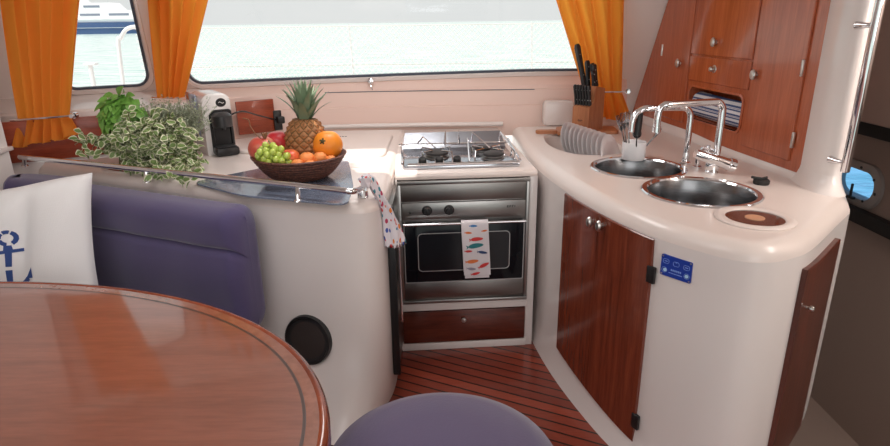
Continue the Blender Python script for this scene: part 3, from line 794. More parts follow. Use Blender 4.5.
def sink(S, label, depth, dark):
    x, y, r = S; t = thing('sink', label, 'sink', (x, y, ZS-depth), 0, None)
    T = Matrix.Translation((x, y, ZS)); R_ = r+.012
    b = MB(); b.lathe([(R_,.0), (R_+.002,.003), (R_-.003,.007), (r-.006,.006), (r-.010,0)], T, 64); b.f = b.f[:-2]; b.m = b.m[:-2]; part('rim', b, M['chrome'], t)
    b = MB(); b.lathe([(.0,-depth), (.035,-depth), (r*.72,-depth+.006), (r*.88,-depth+.03), (r*.95,-depth*.5), (r-.012,-.004), (r-.008,.002)], T, 64); b.f = b.f[:-1]; b.m = b.m[:-1]; part('basin', b, M['bowl_steel'], t)
    b = MB(); b.lathe([(.032,-depth+.001), (.032,-depth+.004), (.024,-depth+.003), (0,-depth+.002)], T, 24); part('drain', b, M['chrome'], t)
sink(S1, 'round steel sink bowl beside the plate well, under the rear tap', .15, 0)
sink(S2, 'larger looking round steel sink bowl nearest the white bin lid', .16, 0)
t = thing('bin_lid', 'round white ringed lid with dark wood centre let into the sink counter corner', 'lid', (BN[0],BN[1],ZS-.02))
T = Matrix.Translation((BN[0],BN[1],ZS))
b = MB(); b.lathe([(.092,-.02), (.112,.0), (.113,.004), (.108,.008), (.092,.009), (.084,.006), (.082,.002)], T, 56); b.f = b.f[:-2]; part('ring', b, M['gel_top'], t)
b.m = b.m[:len(b.f)]
b = MB(); b.lathe([(.083,-.01), (.083,.003), (0,.004)], T, 48); part('lid_disc', b, M['bin_dark'], t, 'dark polished wood disc')
b = MB(); b.lathe([(.028,.0035), (.028,.0055), (0,.006)], T, 32); part('finger_plate', b, M['bin_pale'], t)

# taps
def tap_rear():
    p = az(685,164,ZS); t = thing('tap', 'rear chrome swan tap with black outlet over the far sink', 'tap', p)
    b = MB(); b.lathe([(.022,0), (.022,.008), (.016,.014), (.013,.05)], Matrix.Translation(p), 24); part('base', b, M['chrome'], t)
    e = ay(642,107,p.y-.03); top = 1.105
    pts = [p+V((0,0,.04)), V((p.x,p.y,top-.05)), V((p.x-.006,p.y,top-.02)), V((p.x-.022,p.y-.003,top-.004)), V((p.x-.05,p.y-.006,top)), V((e.x+.03,e.y,top+.003)), V((e.x-.005,e.y-.002,top-.004)), V((e.x-.026,e.y-.004,top-.022)), V((e.x-.034,e.y-.005,top-.05)), V((e.x-.036,e.y-.005,top-.09))]
    b = MB(); b.tube(catmull([tuple(q) for q in pts], 5), .0125, 14); part('spout', b, M['chrome'], t)
    q = V((e.x+.012,e.y+.03,0))
    b = MB(); b.tube([V((e.x+.0,e.y+.026,top-.015)), V((e.x-.002,e.y+.026,top-.11))], .016, 14); part('spray_head', b, M['black'], t)
def tap_front():
    p = az(711,173,ZS); t = thing('mixer_tap', 'front chrome mixer tap with cross handle and squared swan spout behind the near sink', 'tap', p)
    b = MB(); b.lathe([(.026,0), (.026,.006), (.02,.012), (.016,.05)], Matrix.Translation(p), 24)
    b.box(p+V((0,0,.035)), (.05,.04,.05), .012); part('base', b, M['chrome'], t)
    a = ay(700,155,p.y-.02); c = ay(728,164,p.y-.02)
    b = MB(); ax_ = (c-a).normalized(); b.tube([a-ax_*.02, a, c, c+ax_*.004, c+ax_*.004], [.017,.020,.022,.026,.026], 20); b.tube([c+ax_*.003, c+ax_*.024], .026, 20); part('valve_barrel', b, M['chrome'], t)
    b = MB(); b.lathe([(.014,0), (.013,.003), (0,.004)], Matrix.Translation(c+ax_*.024) @ ax_.to_track_quat('Z','Y').to_matrix().to_4x4(), 20); part('temperature_button', b, M['black'], t)
    h = ay(708,149,p.y); b = MB(); b.tube([h+V((-.03,-.01,.006)), h+V((.045,.01,-.012))], .006, 10); b.tube([h+V((.0,0,-.03)), h+V((0,0,.015))], .008, 10); part('cross_handle', b, M['chrome'], t)
    top = 1.148; x = p.x+.012; y = p.y
    e = ay(664,103,y-.06)
    pts = [V((x,y,.92)), V((x,y,top-.05)), V((x-.004,y-.002,top-.022)), V((x-.02,y-.006,top-.004)), V((x-.05,y-.012,top)), V((e.x+.03,e.y,top)), V((e.x-.002,e.y-.003,top-.005)), V((e.x-.016,e.y-.005,top-.022)), V((e.x-.02,e.y-.006,top-.05)), V((e.x-.02,e.y-.006,top-.085))]
    b = MB(); b.tube(catmull([tuple(q) for q in pts], 5), .0135, 14); b.tube([pts[-1]+V((0,0,.004)), pts[-1]+V((0,0,-.016))], .016, 14); part('spout', b, M['chrome'], t)
    q = az(697,168,ZS); s = thing('soap_pump', 'short chrome knob fitting standing between the two taps', 'fitting', q)
    b = MB(); b.lathe([(.018,0), (.018,.008), (.010,.012), (.010,.05), (.016,.052), (.015,.066), (0,.07)], Matrix.Translation(q), 20); part('stem', b, M['chrome'], s)
tap_rear(); tap_front()
p = az(761,184,ZS); t = thing('sink_plug', 'black rubber sink plug lying near the back edge of the sink counter', 'plug', p)
b = MB(); b.lathe([(.026,0), (.028,.006), (.028,.014), (.024,.018), (0,.019)], Matrix.Translation(p), 28); part('stopper', b, M['black_matte'], t)
b = MB(); b.tube([p+V((-.036,.004,.026)), p+V((-.02,.004,.022)), p+V((.0,.0,.020)), p+V((.02,.002,.024))], .005, 8); part('pull_ring', b, M['black_matte'], t)

# plates standing in the well
def plate_mesh():
    b = MB(); b.lathe([(0,0), (.055,0), (.075,.002), (.095,.006), (.0965,.008), (.094,.0085), (.073,.005), (.055,.0035), (0,.0032)], None, 48)
    return mesh('dinner_plate', b, M['china'])
pm = plate_mesh(); NP = 10
PL = ['white dinner plate at the back end of the row in the drainer well', 'white dinner plate at the near end of the row facing the sinks']
for k in range(NP):
    u = k/(NP-1)
    c = V((.645,3.02,0)).lerp(V((.755,2.66,0)), u)
    o = bpy.data.objects.new('dinner_plate', pm); COL.objects.link(o)
    n = V((.74,-.60,.30)).normalized()
    c.z = ZS-.10+.094*math.sqrt(1-n.z**2)
    o.location = c; o.rotation_euler = n.to_track_quat('Z','Y').to_euler()
    meta(o, PL[0] if k == 0 else PL[1] if k == NP-1 else 'white dinner plate in the middle of the row standing in the drainer well', 'plate', 'plates standing in the drainer well')
# utensil cup
p = az(633,159,ZS); p = V((.812,2.615,ZS)) if False else p
t = thing('utensil_cup', 'white cup of steel cutlery standing between the plates and the far sink', 'cup', p)
b = MB(); b.lathe([(.046,0), (.049,.004), (.051,.075), (.049,.077), (.047,.073), (.044,.008), (0,.008)], Matrix.Translation(p), 36); part('cup_body', b, M['china'], t)
def fork(d, lean, label):
    a = p+V((d[0], d[1], .012)); ax_ = V(lean).normalized(); tip = a+ax_*.19
    s = thing('fork', label, 'fork', a); side = ax_.cross(V((0,1,0))).normalized()
    b = MB(); b.tube([a, a+ax_*.06, a+ax_*.12], [.005,.0035,.0025], 8); part('handle', b, M['cutlery'], s)
    b = MB(); b.tube([a+ax_*.118, a+ax_*.13, a+ax_*.145], [.003,.009,.011], 10)
    for q in (-1.5,-.5,.5,1.5): b.tube([a+ax_*.143+side*q*.0055, a+ax_*.175+side*q*.006+V((0,.004,0)), tip+side*q*.0058], .0019, 6)
    part('tines', b, M['cutlery'], s)
def spoon(d, lean, label):
    a = p+V((d[0], d[1], .012)); ax_ = V(lean).normalized()
    s = thing('spoon', label, 'spoon', a)
    b = MB(); b.tube([a, a+ax_*.05, a+ax_*.105], [.005,.0035,.0028], 8); part('handle', b, M['cutlery'], s)
    q = ax_.to_track_quat('Z','Y').to_matrix().to_4x4(); Tm = Matrix.Translation(a+ax_*.128) @ q
    b = MB(); c = MB(); c.ball((0,0,0), .026, 18, 12, (.72,.22,1)); b.add([Tm @ x for x in c.v], c.f); part('spoon_bowl', b, M['cutlery'], s)
fork((-.020,.01), (-.20,.05,1), 'steel fork leaning left at the back of the white utensil cup')
fork((-.010,.020), (-.10,.08,1), 'steel fork standing nearly upright at the back of the white utensil cup')
fork((-.026,-.008), (-.32,-.02,1), 'steel fork leaning furthest left out of the white utensil cup')
spoon((.004,-.022), (-.12,-.30,.62), 'steel spoon lying low over the front rim of the white utensil cup')
spoon((.012,-.01), (.60,-.12,.85), 'steel spoon leaning right out of the white utensil cup')

# chopping board, knife block
bx = az(592,130.5,ZS+.006); t = thing('chopping_board', 'wooden paddle chopping board under the knife block', 'chopping board', bx)
h0 = az(537,133,ZS); r0 = az(556,131,ZS)
poly = rounded_poly([(.60,3.10), (.93,3.12), (.94,3.28), (.62,3.28)], .03, 5)
b = MB(); slab(b, poly, ZS+.001, ZS+.018, .004); part('board', b, M['board'], t)
b = MB(); hp_ = rounded_poly([(.495,3.155), (.61,3.15), (.61,3.205), (.495,3.20)], .022, 5); slab(b, hp_, ZS+.001, ZS+.018, .004); part('handle', b, M['board'], t)

def build_block():
    c = V((.772,3.185,ZS+.018)); rz = math.radians(42)
    t = thing('knife_block', 'stepped wooden knife block full of black handled knives beside the orange curtain', 'knife block', c, rz)
    R_ = Matrix.Translation(c) @ Matrix.Rotation(rz, 4, 'Z')
    def KP(x, y, z): return R_ @ V((x, y, z))
    w = .052
    prof = [(-.066,0), (.066,0), (.066,.215), (-.018,.232), (-.030,.150), (-.066,.122)]
    b = MB(); b.prism([KP(x, -w, z) for x, z in prof], KP(0,w,0)-KP(0,-w,0))
    part('block', b, M['beech'], t, smooth=False)
    b = MB(); b.prism([KP(-.067, y, z) for y, z in ((-.015,.055), (-.006,.060), (.002,.056), (.010,.062), (.018,.054), (.008,.048), (-.004,.050))], KP(.001,0,0)-KP(0,0,0)); part('mark', b, M['brandmark'], t)
    def knife(x, y, z, ln, r, label, group, lean):
        a = KP(x, y, z); d = V((lean[0], lean[1], 1)).normalized()
        s = thing('kitchen_knife', label, 'knife', a, 0, group)
        side = V((.55,-.83,0)); side = (side-d*side.dot(d)).normalized(); wide = side.cross(d).normalized()
        b = MB(); rings = []
        for u, wd, th in ((-.01,.62,.8), (0,1,1), (.35,.85,1), (.7,1.0,1), (.92,1.15,.95), (1,.7,.7)):
            rings.append([a+d*(ln*u)+wide*(r*1.25*wd*math.cos(k*PI/6))+side*(r*.62*th*math.sin(k*PI/6)) for k in range(12)])
        b.loft(rings, cap0=True, cap1=True); part('handle', b, M['knife'], s)
        for u in (.25,.75):
            b = MB(); b.ball(a+d*(ln*u)+side*r*.6, .0028, 8, 6); part('rivet', b, M['rivet'], s)
        b = MB(); b.box(a-d*.012, (.004,.002,.03), 0, 0); part('blade', b, M['steel'], s)
    G_ = 'kitchen knives in the block'
    knife(-.006,.030,.232, .215,.0155, 'tallest black knife handle standing up out of the wooden block', G_, (-.26,-.05))
    knife(.016,.020,.228, .13,.0135, 'black knife handle right beside the tallest one in the wooden block', G_, (-.12,-.05))
    knife(.050,.004,.22, .125,.0135, 'black knife handle rightmost in the wooden block', G_, (-.20,-.1))
    knife(.030,-.020,.226, .115,.013, 'black knife handle in front of the rightmost one in the wooden block', G_, (-.20,-.1))
    knife(.004,-.022,.23, .08,.012, 'short black knife handle above the steak knives in the wooden block', G_, (-.14,-.1))
    for k in range(6):
        knife(-.050, -.043+.0172*k, .134, .105,.0095, 'small black steak knife in the lower front row of the wooden block', 'steak knives in the lower row', (-.14,-.10))
M['brandmark'] = mat('burnt_mark', (.16,.06,.03), .7)
build_block()

# ================================================================== WALL LOCKER, PILLAR
c0, c1 = V((1.322,2.13,0)), V((1.155,3.60,0)); cu = (c1-c0).normalized(); cn = V((-cu.y, cu.x, 0)); cn = cn if cn.x < 0 else -cn
def CP(s, z, d=0): return c0+cu*s+cn*d+V((0,0,z))
def cs(x, y):
    q = al(x, y, tuple(c0[:2]), tuple(c1[:2])); return ((q-V((c0.x,c0.y,q.z))).dot(cu), q.z)
def build_locker():
    t = thing('wall_locker', 'tall mahogany wall locker with doors, drawer and open niche above the sinks', 'cabinet', CP(.7,.9,-.05))
    ztop = 1.94; zb = .895
    lft0 = cs(634,107); lft1 = cs(668,1)
    sl = (lft1[0]-lft0[0])/(lft1[1]-lft0[1]); L0 = lft0[0]+(zb-lft0[1])*sl; L1 = lft0[0]+(ztop-lft0[1])*sl
    n0 = [cs(x, y) for x, y in ((692,87), (687,112), (739,136), (743,98))]
    ns0, ns1 = (n0[2][0]+n0[3][0])/2, (n0[0][0]+n0[1][0])/2; nz0, nz1 = (n0[1][1]+n0[2][1])/2-.004, (n0[0][1]+n0[3][1])/2+.004
    hole = [CP(s, z, 0) for s, z in rrect((ns0+ns1)/2, (nz0+nz1)/2, abs(ns1-ns0), nz1-nz0, .03, 6)]
    R0 = 0.0
    out = [CP(R0,zb), CP(L0,zb), CP(L1,ztop), CP(R0,ztop)]
    b = MB(); b.flat(out, [hole]); dp = -.105
    ob = [p+cn*dp for p in out]; hb = [p+cn*-.098 for p in hole]
    n = 4; b.add(out+ob, [[0,1,5,4], [1,2,6,5], [2,3,7,6], [3,0,4,7], [4,5,6,7]])
    b.loft([hole, hb], cap1=True)
    part('carcass', b, M['mahog'], t, ang=30)
    rim = MB(); h2 = rrect((ns0+ns1)/2, (nz0+nz1)/2, abs(ns1-ns0)+.02, nz1-nz0+.02, .04, 6); h1 = rrect((ns0+ns1)/2, (nz0+nz1)/2, abs(ns1-ns0), nz1-nz0, .03, 6)
    rim.loft([[CP(s, z, o) for s, z in q] for q, o in ((h2,.0), (h2,.004), (h1,.006), (h1,-.01))]); part('niche_rim', rim, M['mahog'], t)
    def panel(name, pts, d=.009, g=.004):
        P = inset([V((s, z, 0)) for s, z in pts], g); Pi = inset(P, .003)
        b = MB(); b.loft([[CP(p.x, p.y, 0.0005) for p in P], [CP(p.x, p.y, d-.003) for p in P], [CP(p.x, p.y, d) for p in Pi]], cap1=True)
        return part(name, b, M['mahog'], t, ang=30)
    lb = cs(640,111); s_l = lb[0]; s_m = (cs(686,122)[0]+cs(690,50)[0])/2; s_r = (cs(754,61)[0]+cs(742,145)[0])/2; s_e = (cs(793,164)[0]+cs(816,0)[0])/2
    zdb = (cs(742,145)[1]+cs(793,164)[1])/2; zld = (cs(640,110)[1]+cs(684,123)[1])/2
    zd0, zd1 = (cs(686,80)[1]+cs(749,91)[1])/2, (cs(688,54)[1]+cs(753,61)[1])/2
    sk = (cs(671,1)[0]-cs(664,30)[0])/(cs(671,1)[1]-cs(664,30)[1])
    sl2 = cs(671,1)[0]
    print('locker', L0, L1, s_l, s_m, s_r, s_e, zd0, zd1, zdb, zld, nz0, nz1, ns0, ns1)
    sL = min(s_l, L0-.06)
    ld = panel('door', [(s_m, zld), (sl2+.06, zld), (sl2-.02, 1.92), (s_m, 1.92)])
    fl = panel('flap', [(s_r, zd1), (s_m, zd1), (s_m, 1.92), (s_r, 1.92)])
    dr = panel('drawer', [(s_r, zd0), (s_m, zd0), (s_m, zd1), (s_r, zd1)])
    rd = panel('door', [(s_e, zdb), (s_r, zdb), (s_r, 1.92), (s_e, 1.92)])
    for (x, y), par in (((682,63), ld), ((718,42), fl), ((758.5,74.5), rd)):
        s, z = cs(x, y); knob('knob', CP(s, z, .008), cn, par, .016, sy=1.35)
    s, z = cs(716,69); k = knob('lock_knob', CP(s, z, .008), cn, dr, .012)
    b = MB(); b.lathe([(.018,0), (.017,.003), (.012,.004)], Matrix.Translation(CP(s+.0, z, .009)) @ cn.to_track_quat('Z','Y').to_matrix().to_4x4(), 20); part('lock_plate', b, M['nickel'], dr)
    for (x, y), par in (((664,50), ld), ((805,68), rd), ((795,140), rd)):
        s, z = cs(x, y); b = MB(); b.box(CP(s, z, .009), (.010,.012,.06), .003, math.atan2(cu.y, cu.x)); part('hinge', b, M['nickel'], par)
    # striped towels rolled in the niche
    W_ = abs(ns1-ns0)
    c = CP((ns0+ns1)/2, nz0+.001, -.048)
    b = MB()
    hgt = nz1-nz0
    def P(u, v):
        a = 2*PI*v; 
        rr = 1+.03*math.sin(5*a+u*4)
        return CP(ns0+.012+(ns1-ns0-.024)*u, nz0+.005+hgt*.40*(1+math.sin(a)*rr)*(.93+.07*u), -.048+.044*math.cos(a)*rr)
    b.grid(P, 14, 28, closev=True)
    for u in (0,1):
        ring = [P(u, k/28) for k in range(28)]; b.add(ring, [list(range(28))])
    solo('striped_towel', b, M['stripe'], 'blue and white striped towel rolled up in the mahogany locker niche', 'towel', tuple(c))
build_locker()
pt = [V((*p, 0)) for p in ((1.322,2.15), (1.312,2.10), (1.307,2.05), (1.309,2.01), (1.318,1.985), (1.333,1.972), (1.352,1.972), (1.372,1.985), (1.39,2.02), (1.41,2.10), (1.46,2.25))]
b = MB(); rings = []
cap = []
for z in (.872,.90,1.94):
    rings.append(None)
pp = catmull([tuple(p[:2]) for p in pt], 4)
cen = V((1.39,2.13,0))
b.grid(lambda u, v: (lambda p, z: (p if z > .9 else p)+V((0,0,z)))(pp[round(u*(len(pp)-1))], [.868,.93,1.5,1.97][round(v*3)]), len(pp), 4)
b.grid(lambda u, v: (lambda p: V((p.x+(cen.x-p.x)*-.35*(1-v)**2, p.y+(cen.y-p.y)*-.35*(1-v)**2, .868+.06*v)))(pp[round(u*(len(pp)-1))]), len(pp), 5)
struct('wall_pillar', b, M['gel'], ang=60)
def build_pole():
    p0, p1 = V((1.338,1.925,.955)), V((1.338,1.925,1.93))
    t = thing('grab_pole', 'tall vertical chrome grab pole on the white pillar by the passage', 'rail', p0)
    b = MB(); b.tube([p0, p0+V((0,0,.003)), p1], [.0135,.0145,.0145], 16); part('pole', b, M['chrome'], t)
    for z in (.985,1.42,1.88):
        b = MB(); b.tube([V((1.338,1.925,z)), V((1.325,1.95,z)), V((1.32,1.982,z))], [.008,.009,.014], 12); part('bracket', b, M['chrome'], t)
build_pole()

# ================================================================== CURTAINS
def curtain(top0, top1, tie0, tie1, hem0, hem1, folds, label, amp=.022, ztop=1.90):
    """a pleated drape caught by a tie bar near its foot; each argument a world point (left/right edge)"""
    ti = (tie0.z+tie1.z)/2; hm = (hem0.z+hem1.z)/2
    t = thing('curtain', label, 'curtain', (tie0+tie1)/2+V((0,0,hm-ti)), 0)
    b = MB(); NU, NV = 90, 40
    zs = [0, .72, 1]
    dirx = (top1-top0).normalized(); nr = V((dirx.y, -dirx.x, 0)).normalized()
    nr = nr if nr.y < 0 else -nr
    rnd = [random.uniform(.7,1.3) for _ in range(40)]; ph = [random.uniform(-.35,.35) for _ in range(40)]
    def P(u, v):
        # v 0 = top, .78 = tie, 1 = hem
        if v < .78:
            w = v/.78; k = w*w*(3-2*w) if True else w
            a = top0.lerp(tie0, w)+(top0-tie0)*0; c = top1.lerp(tie1, w)
            bul = math.sin(PI*min(1, w))*.02
            pin = amp*(1-.55*w**3)
        else:
            w = (v-.78)/.22; a = tie0.lerp(hem0, w); c = tie1.lerp(hem1, w); bul = 0; pin = amp*(.45+.75*w)
        f = u*folds; i = int(f) % 40
        wob = math.sin(2*PI*f+ph[i]*math.sin(PI*(f % 1))+.6*math.sin(v*5+i))
        p = a.lerp(c, u)+nr*(pin*rnd[i]*wob+.012)
        p += dirx*(.25*pin*math.cos(2*PI*f+v*2))
        if v >= .78: p.z += .007*w_sin(f*2.1+i)*((v-.78)/.22)
        return p
    def w_sin(x): return math.sin(x*2*PI*.5)
    b.grid(P, NU, NV); part('drape', b, M['orange'], t, ang=180)
    r0 = tie0+(tie0-tie1).normalized()*.02+nr*.035; r1 = tie1+(tie1-tie0).normalized()*.03+nr*.035
    b = MB(); b.tube([r0, r1], .005, 8); part('tie_bar', b, M['chrome'], t)
    b = MB(); b.tube([r1, r1-nr*.02], .014, 12); b.tube([r1+nr*.008, r1+nr*.02], [.012,.009], 12); part('tie_knob', b, M['chrome'], t)
T0, T1 = ay(2,-70,2.70), ay(82,-70,2.70)
curtain(ay(-6,-75,2.72), ay(84,-75,2.72), ay(20,119,2.70), ay(71,115,2.72), ay(17,147,2.66), ay(79,135,2.68), 6, 'orange curtain at the far left beside the window with the yacht', .03)
curtain(ay(141,-75,3.12), ay(224,-75,3.15), ay(158,97,3.28), ay(185,99,3.30), ay(156,104,3.27), ay(188,106,3.29), 5, 'orange curtain hanging between the two front windows behind the plants', .03)
curtain(ay(530,-75,3.24), ay(624,-75,3.20), ay(584,92,3.40), ay(621,91,3.36), ay(583,117,3.38), ay(632,121,3.35), 4, 'orange curtain at the right hand end of the long window by the knife block', .03)

# ================================================================== BACK LEDGE DETAILS
def wallpanel(p, q, z0, z1, label):
    p, q = V((*p, 0)), V((*q, 0)); u = (q-p).normalized(); n = V((u.y, -u.x, 0)); L_ = (q-p).length
    b = MB(); b.box((p+q)/2+V((0,0,(z0+z1)/2))+n*.004, (L_,.016,z1-z0), .003, math.atan2(u.y, u.x))
    return solo('wood_panel', b, M['mahog_panel'], label, 'panel')
wallpanel((-2.0,2.625), (-1.425,2.93), .865,1.05, 'long mahogany panel on the wall behind the herb pots')
wallpanel((-1.125,3.245), (-.955,3.365), .872,1.052, 'small square mahogany panel on the wall behind the coffee machine cord')
s0 = al(277,120,(-1.13,3.25),(-.82,3.45)); t = thing('power_socket', 'black power socket with plug beside the small mahogany panel', 'socket', s0+V((0,0,-.05)))
u_ = V((.31,.2,0)).normalized(); n_ = V((u_.y, -u_.x, 0))
b = MB(); b.box(s0+n_*.012, (.045,.02,.11), .004, math.atan2(u_.y, u_.x)); part('socket_plate', b, M['black'], t)
b = MB(); b.box(s0+n_*.035+V((.01,0,.005)), (.04,.04,.04), .008, math.atan2(u_.y, u_.x)); part('plug', b, M['black'], t)
hk = ay(370,82,3.50); t = thing('window_catch', 'small chrome catch on the ledge below the long window', 'latch', hk)
b = MB(); b.lathe([(.018,0), (.016,.008), (.007,.012), (.006,.03), (.010,.034), (0,.038)], Matrix.Translation(hk+V((0,.035,.002))) @ Matrix.Rotation(PI/2, 4, 'X'), 18); part('button', b, M['chrome'], t)
b = MB(); b.tube([hk+V((0,.012,-.005)), hk+V((.004,.010,-.03)), hk+V((.010,.012,-.045))], .004, 8); part('tail', b, M['chrome'], t)
b = MB(); b.box((.66,3.44,.94), (.17,.10,.14), .02, .02); struct('trim_4', b, M['gel'])

# ================================================================== COFFEE MACHINE
def build_coffee():
    c = az(222,153,ZP); c = V((c.x-.045, c.y+.06, ZP)); rz = math.radians(34)
    t = thing('coffee_machine', 'white and black pod coffee machine standing behind the herbs', 'coffee machine', c, rz)
    R_ = Matrix.Translation(c) @ Matrix.Rotation(rz, 4, 'Z')
    def K(x, y, z): return R_ @ V((x, y, z))
    # x right, y back.  body: arch profile in x-z swept along y
    def arch(w0, w1, z0, z1, r0, r1, n=8):
        p = [(-w0, z0), (w1, z0)]
        out = [(-w0, z0)]
        for k in range(n+1):
            a = PI-PI/2*k/n; out.append((-w0+r0+r0*math.cos(a)*1.0, z1-r0+r0*math.sin(a)))
        for k in range(n+1):
            a = PI/2-PI/2*k/n; out.append((w1-r1+r1*math.cos(a), z1-r1+r1*math.sin(a)))
        out.append((w1, z0)); return out
    b = MB()
    sh = lambda dx, s: [(x*s+dx*(.5+z), z*s if z > .01 else z) for x, z in arch(.068,.066,0,.285,.05,.04)]
    rings = []
    for y, s in ((-.105,.965), (-.098,1), (.10,1), (.16,.98), (.175,.93)):
        rings.append([K(x, y+.04*(1-z/.285)*0, z) for x, z in sh(0, s)])
    b.loft(rings, cap0=True, cap1=True); part('housing', b, M['white_plastic'], t)
    # black recessed front
    b = MB(); pr = [(x*.78+.012, z*.70+.012) for x, z in arch(.068,.066,0,.285,.045,.02)]
    b.loft([[K(x, -.112, z) for x, z in pr], [K(x, -.116, z) for x, z in inset2(pr, .004)], [K(x, -.116, z) for x, z in inset2(pr, .012)], [K(x, -.108, z) for x, z in inset2(pr, .016)]], cap1=True)
    b.loft([[K(x, -.10, z) for x, z in pr], [K(x, -.112, z) for x, z in pr]])
    part('front_panel', b, M['black'], t)
    b = MB(); b.lathe([(.044,.135), (.046,.15), (.046,.185), (.03,.20), (0,.203)], R_ @ Matrix.Translation((.012,-.125,0)), 28); b.lathe([(.010,.120), (.013,.137)], R_ @ Matrix.Translation((.012,-.135,0)), 14); part('brew_head', b, M['charcoal'], t)
    b = MB(); b.box(K(.012,-.135,.022), (.108,.085,.042), .014, rz); dt = part('drip_tray', b, M['black'], t)
    b = MB(); b.box(K(.012,-.14,.0445), (.085,.06,.003), .001, rz); part('grid', b, M['charcoal'], dt)
    b = MB(); T = R_ @ Matrix.Translation((.022,-.104,.243)) @ Matrix.Rotation(PI/2, 4, 'X'); b.lathe([(.024,0), (.023,.004), (0,.005)], T, 28, sy=.85); bt = part('badge', b, M['black'], t)
    b = MB(); b.tube([K(.010,-.110,.243), K(.016,-.1102,.247), K(.022,-.1102,.243), K(.028,-.1102,.239), K(.034,-.110,.243)], .0018, 6); part('badge_mark', b, M['white_plastic'], bt)
    b = MB(); b.box(K(-.075,.05,.17), (.012,.18,.22), .006, rz); part('water_tank', b, M['tank'], t)
    s = s0+n_*.05
    a = K(.068,-.02,.165)
    b = MB(); b.tube(catmull([tuple(a), tuple(a+V((.06,.03,.018))), tuple(a.lerp(s, .55)+V((0,-.01,.022))), tuple(s+V((-.03,-.01,.012))), tuple(s)], 6), .0042, 8); part('power_cord', b, M['black'], t)
def inset2(poly, d): return [(v.x, v.y) for v in inset([V((x, z, 0)) for x, z in poly], d)]
M['charcoal'] = mat('charcoal_plastic', (.03,.03,.032), .3)
M['tank'] = mat('smoky_tank', (.30,.32,.42), .15, coat=.4)
build_coffee()

# ================================================================== FRUIT
BC = az(297,182,ZP+.004); BC = V((BC.x, BC.y+.075, ZP+.0045))
def build_bowl():
    b = MB(); prof = []
    nk = 9
    for k in range(nk):
        u = k/(nk-1); r = .098+.084*u**.75; z = .008+.086*u**1.15
        prof.append((r, z))
    fine = []
    for i in range(72):
        u = i/71; r = .098+.084*u**.75; z = .004+.090*u**1.15; fine.append((r, z, u))
    n = 120
    def P(a, v):
        r, z, u = fine[round(v*71)]; w = abs(math.sin(u*PI*9)); tw = .0016*math.sin(a*2*PI*44+u*60)
        return BC+V(((r+.0035*w+tw*w)*math.cos(2*PI*a), (r+.0035*w+tw*w)*math.sin(2*PI*a), z))
    b.grid(P, n, 72, closeu=True)
    inn = [(.182+.004,.094), (.180,.098), (.174,.094), (.150,.06), (.10,.020), (0,.016)]
    b.lathe(inn, Matrix.Translation(BC), n)
    b.f = [f for f in b.f if len(f) <= 4]; b.m = b.m[:len(b.f)]
    b.lathe([(0,0), (.085,0), (.099,.004), (.101,.010)], Matrix.Translation(BC), 60)
    b.f = [f for f in b.f if len(f) <= 4]; b.m = [0]*len(b.f)
    return solo('fruit_bowl', b, M['wicker'], 'round brown woven basket bowl of fruit on the blue-grey fridge lid', 'bowl', tuple(BC))
build_bowl()
# pineapple standing in the bowl
def build_pine():
    c = BC+V((.016,.05,.022)); t = thing('pineapple', 'whole pineapple with green crown standing in the fruit bowl', 'fruit', c)
    H_, R0 = .205, .080; tilt = Matrix.Translation(c) @ Matrix.Rotation(math.radians(2), 4, 'Y')
    NU, NV = 156, 96; rows, cols = 11, 13
    def lat(u, v):
        best = 9
        y = v*rows; 
        for j in (math.floor(y-.5), math.floor(y-.5)+1, math.floor(y-.5)+2):
            x = u*cols-(.5 if j % 2 else 0); fx = x-round(x); fy = y-(j)
            d = abs(fx)*1.0+abs(fy)*.62; best = min(best, d)
        return best
    def P(u, v):
        a = 2*PI*u; prof = math.sin(PI*min(1, max(0, .06+.88*v)))**.42
        k = lat(u, v); bump = .0055*max(0, 1-(k/.52)**2)+(.004 if k < .12 else 0)
        r = R0*prof+bump
        if v == 0 or v == 1: r = R0*prof*.4
        return tilt @ V((r*math.cos(a), r*math.sin(a), H_*v))
    def mf(i, j):
        k = lat((i+.5)/NU, (j+.5)/NV); return 1 if k < .15 else (2 if k > .47 else 0)
    b = MB(); b.grid(P, NU, NV, closeu=True, mf=mf); b.lathe([(0,.004), (.03,.002)], tilt, 20)
    part('pineapple_body', b, [M['pine_mid'], M['pine_tip'], M['pine_groove']], t)
    b = MB()
    for k in range(38):
        ring = k//9; a = k*2.39996; f = k/37
        ln = .078+.095*math.sin(PI*min(1, .25+f*.62)); out = 1.0-.9*f; w = .0185-.006*f
        d = V((math.cos(a), math.sin(a), 0)); sd = V((-math.sin(a), math.cos(a), 0)); base = V((0,0,H_-.012+.045*f))+d*(.018*(1-f))
        pts = []
        for q in range(7):
            s = q/6; rad = out*ln*(.62*s-.05*s*s+.18*s**3)*.85; hz = ln*(s*(1-.22*out)-.22*out*s*s)
            ww = w*(1-.15*s)*(1-s**2.2)+.0004
            cpt = base+d*rad+V((0,0,hz)); pts.append((cpt-sd*ww+V((0,0,.004*(1-s))), cpt-V((0,0,0))-d*.0, cpt+sd*ww+V((0,0,.004*(1-s)))))
        vs = [tilt @ p for row in pts for p in row]; fs = []
        for q in range(6):
            for e_ in (0,1): fs.append([q*3+e_, q*3+e_+1, q*3+e_+4, q*3+e_+3])
        vs2 = [p+(tilt.to_3x3() @ (-d))*.0 + V((0,0,-.0016)) for p in vs]
        b.add(vs, fs); b.add(vs2, [f_[::-1] for f_ in fs])
    part('crown', b, M['crown'], t)
build_pine()
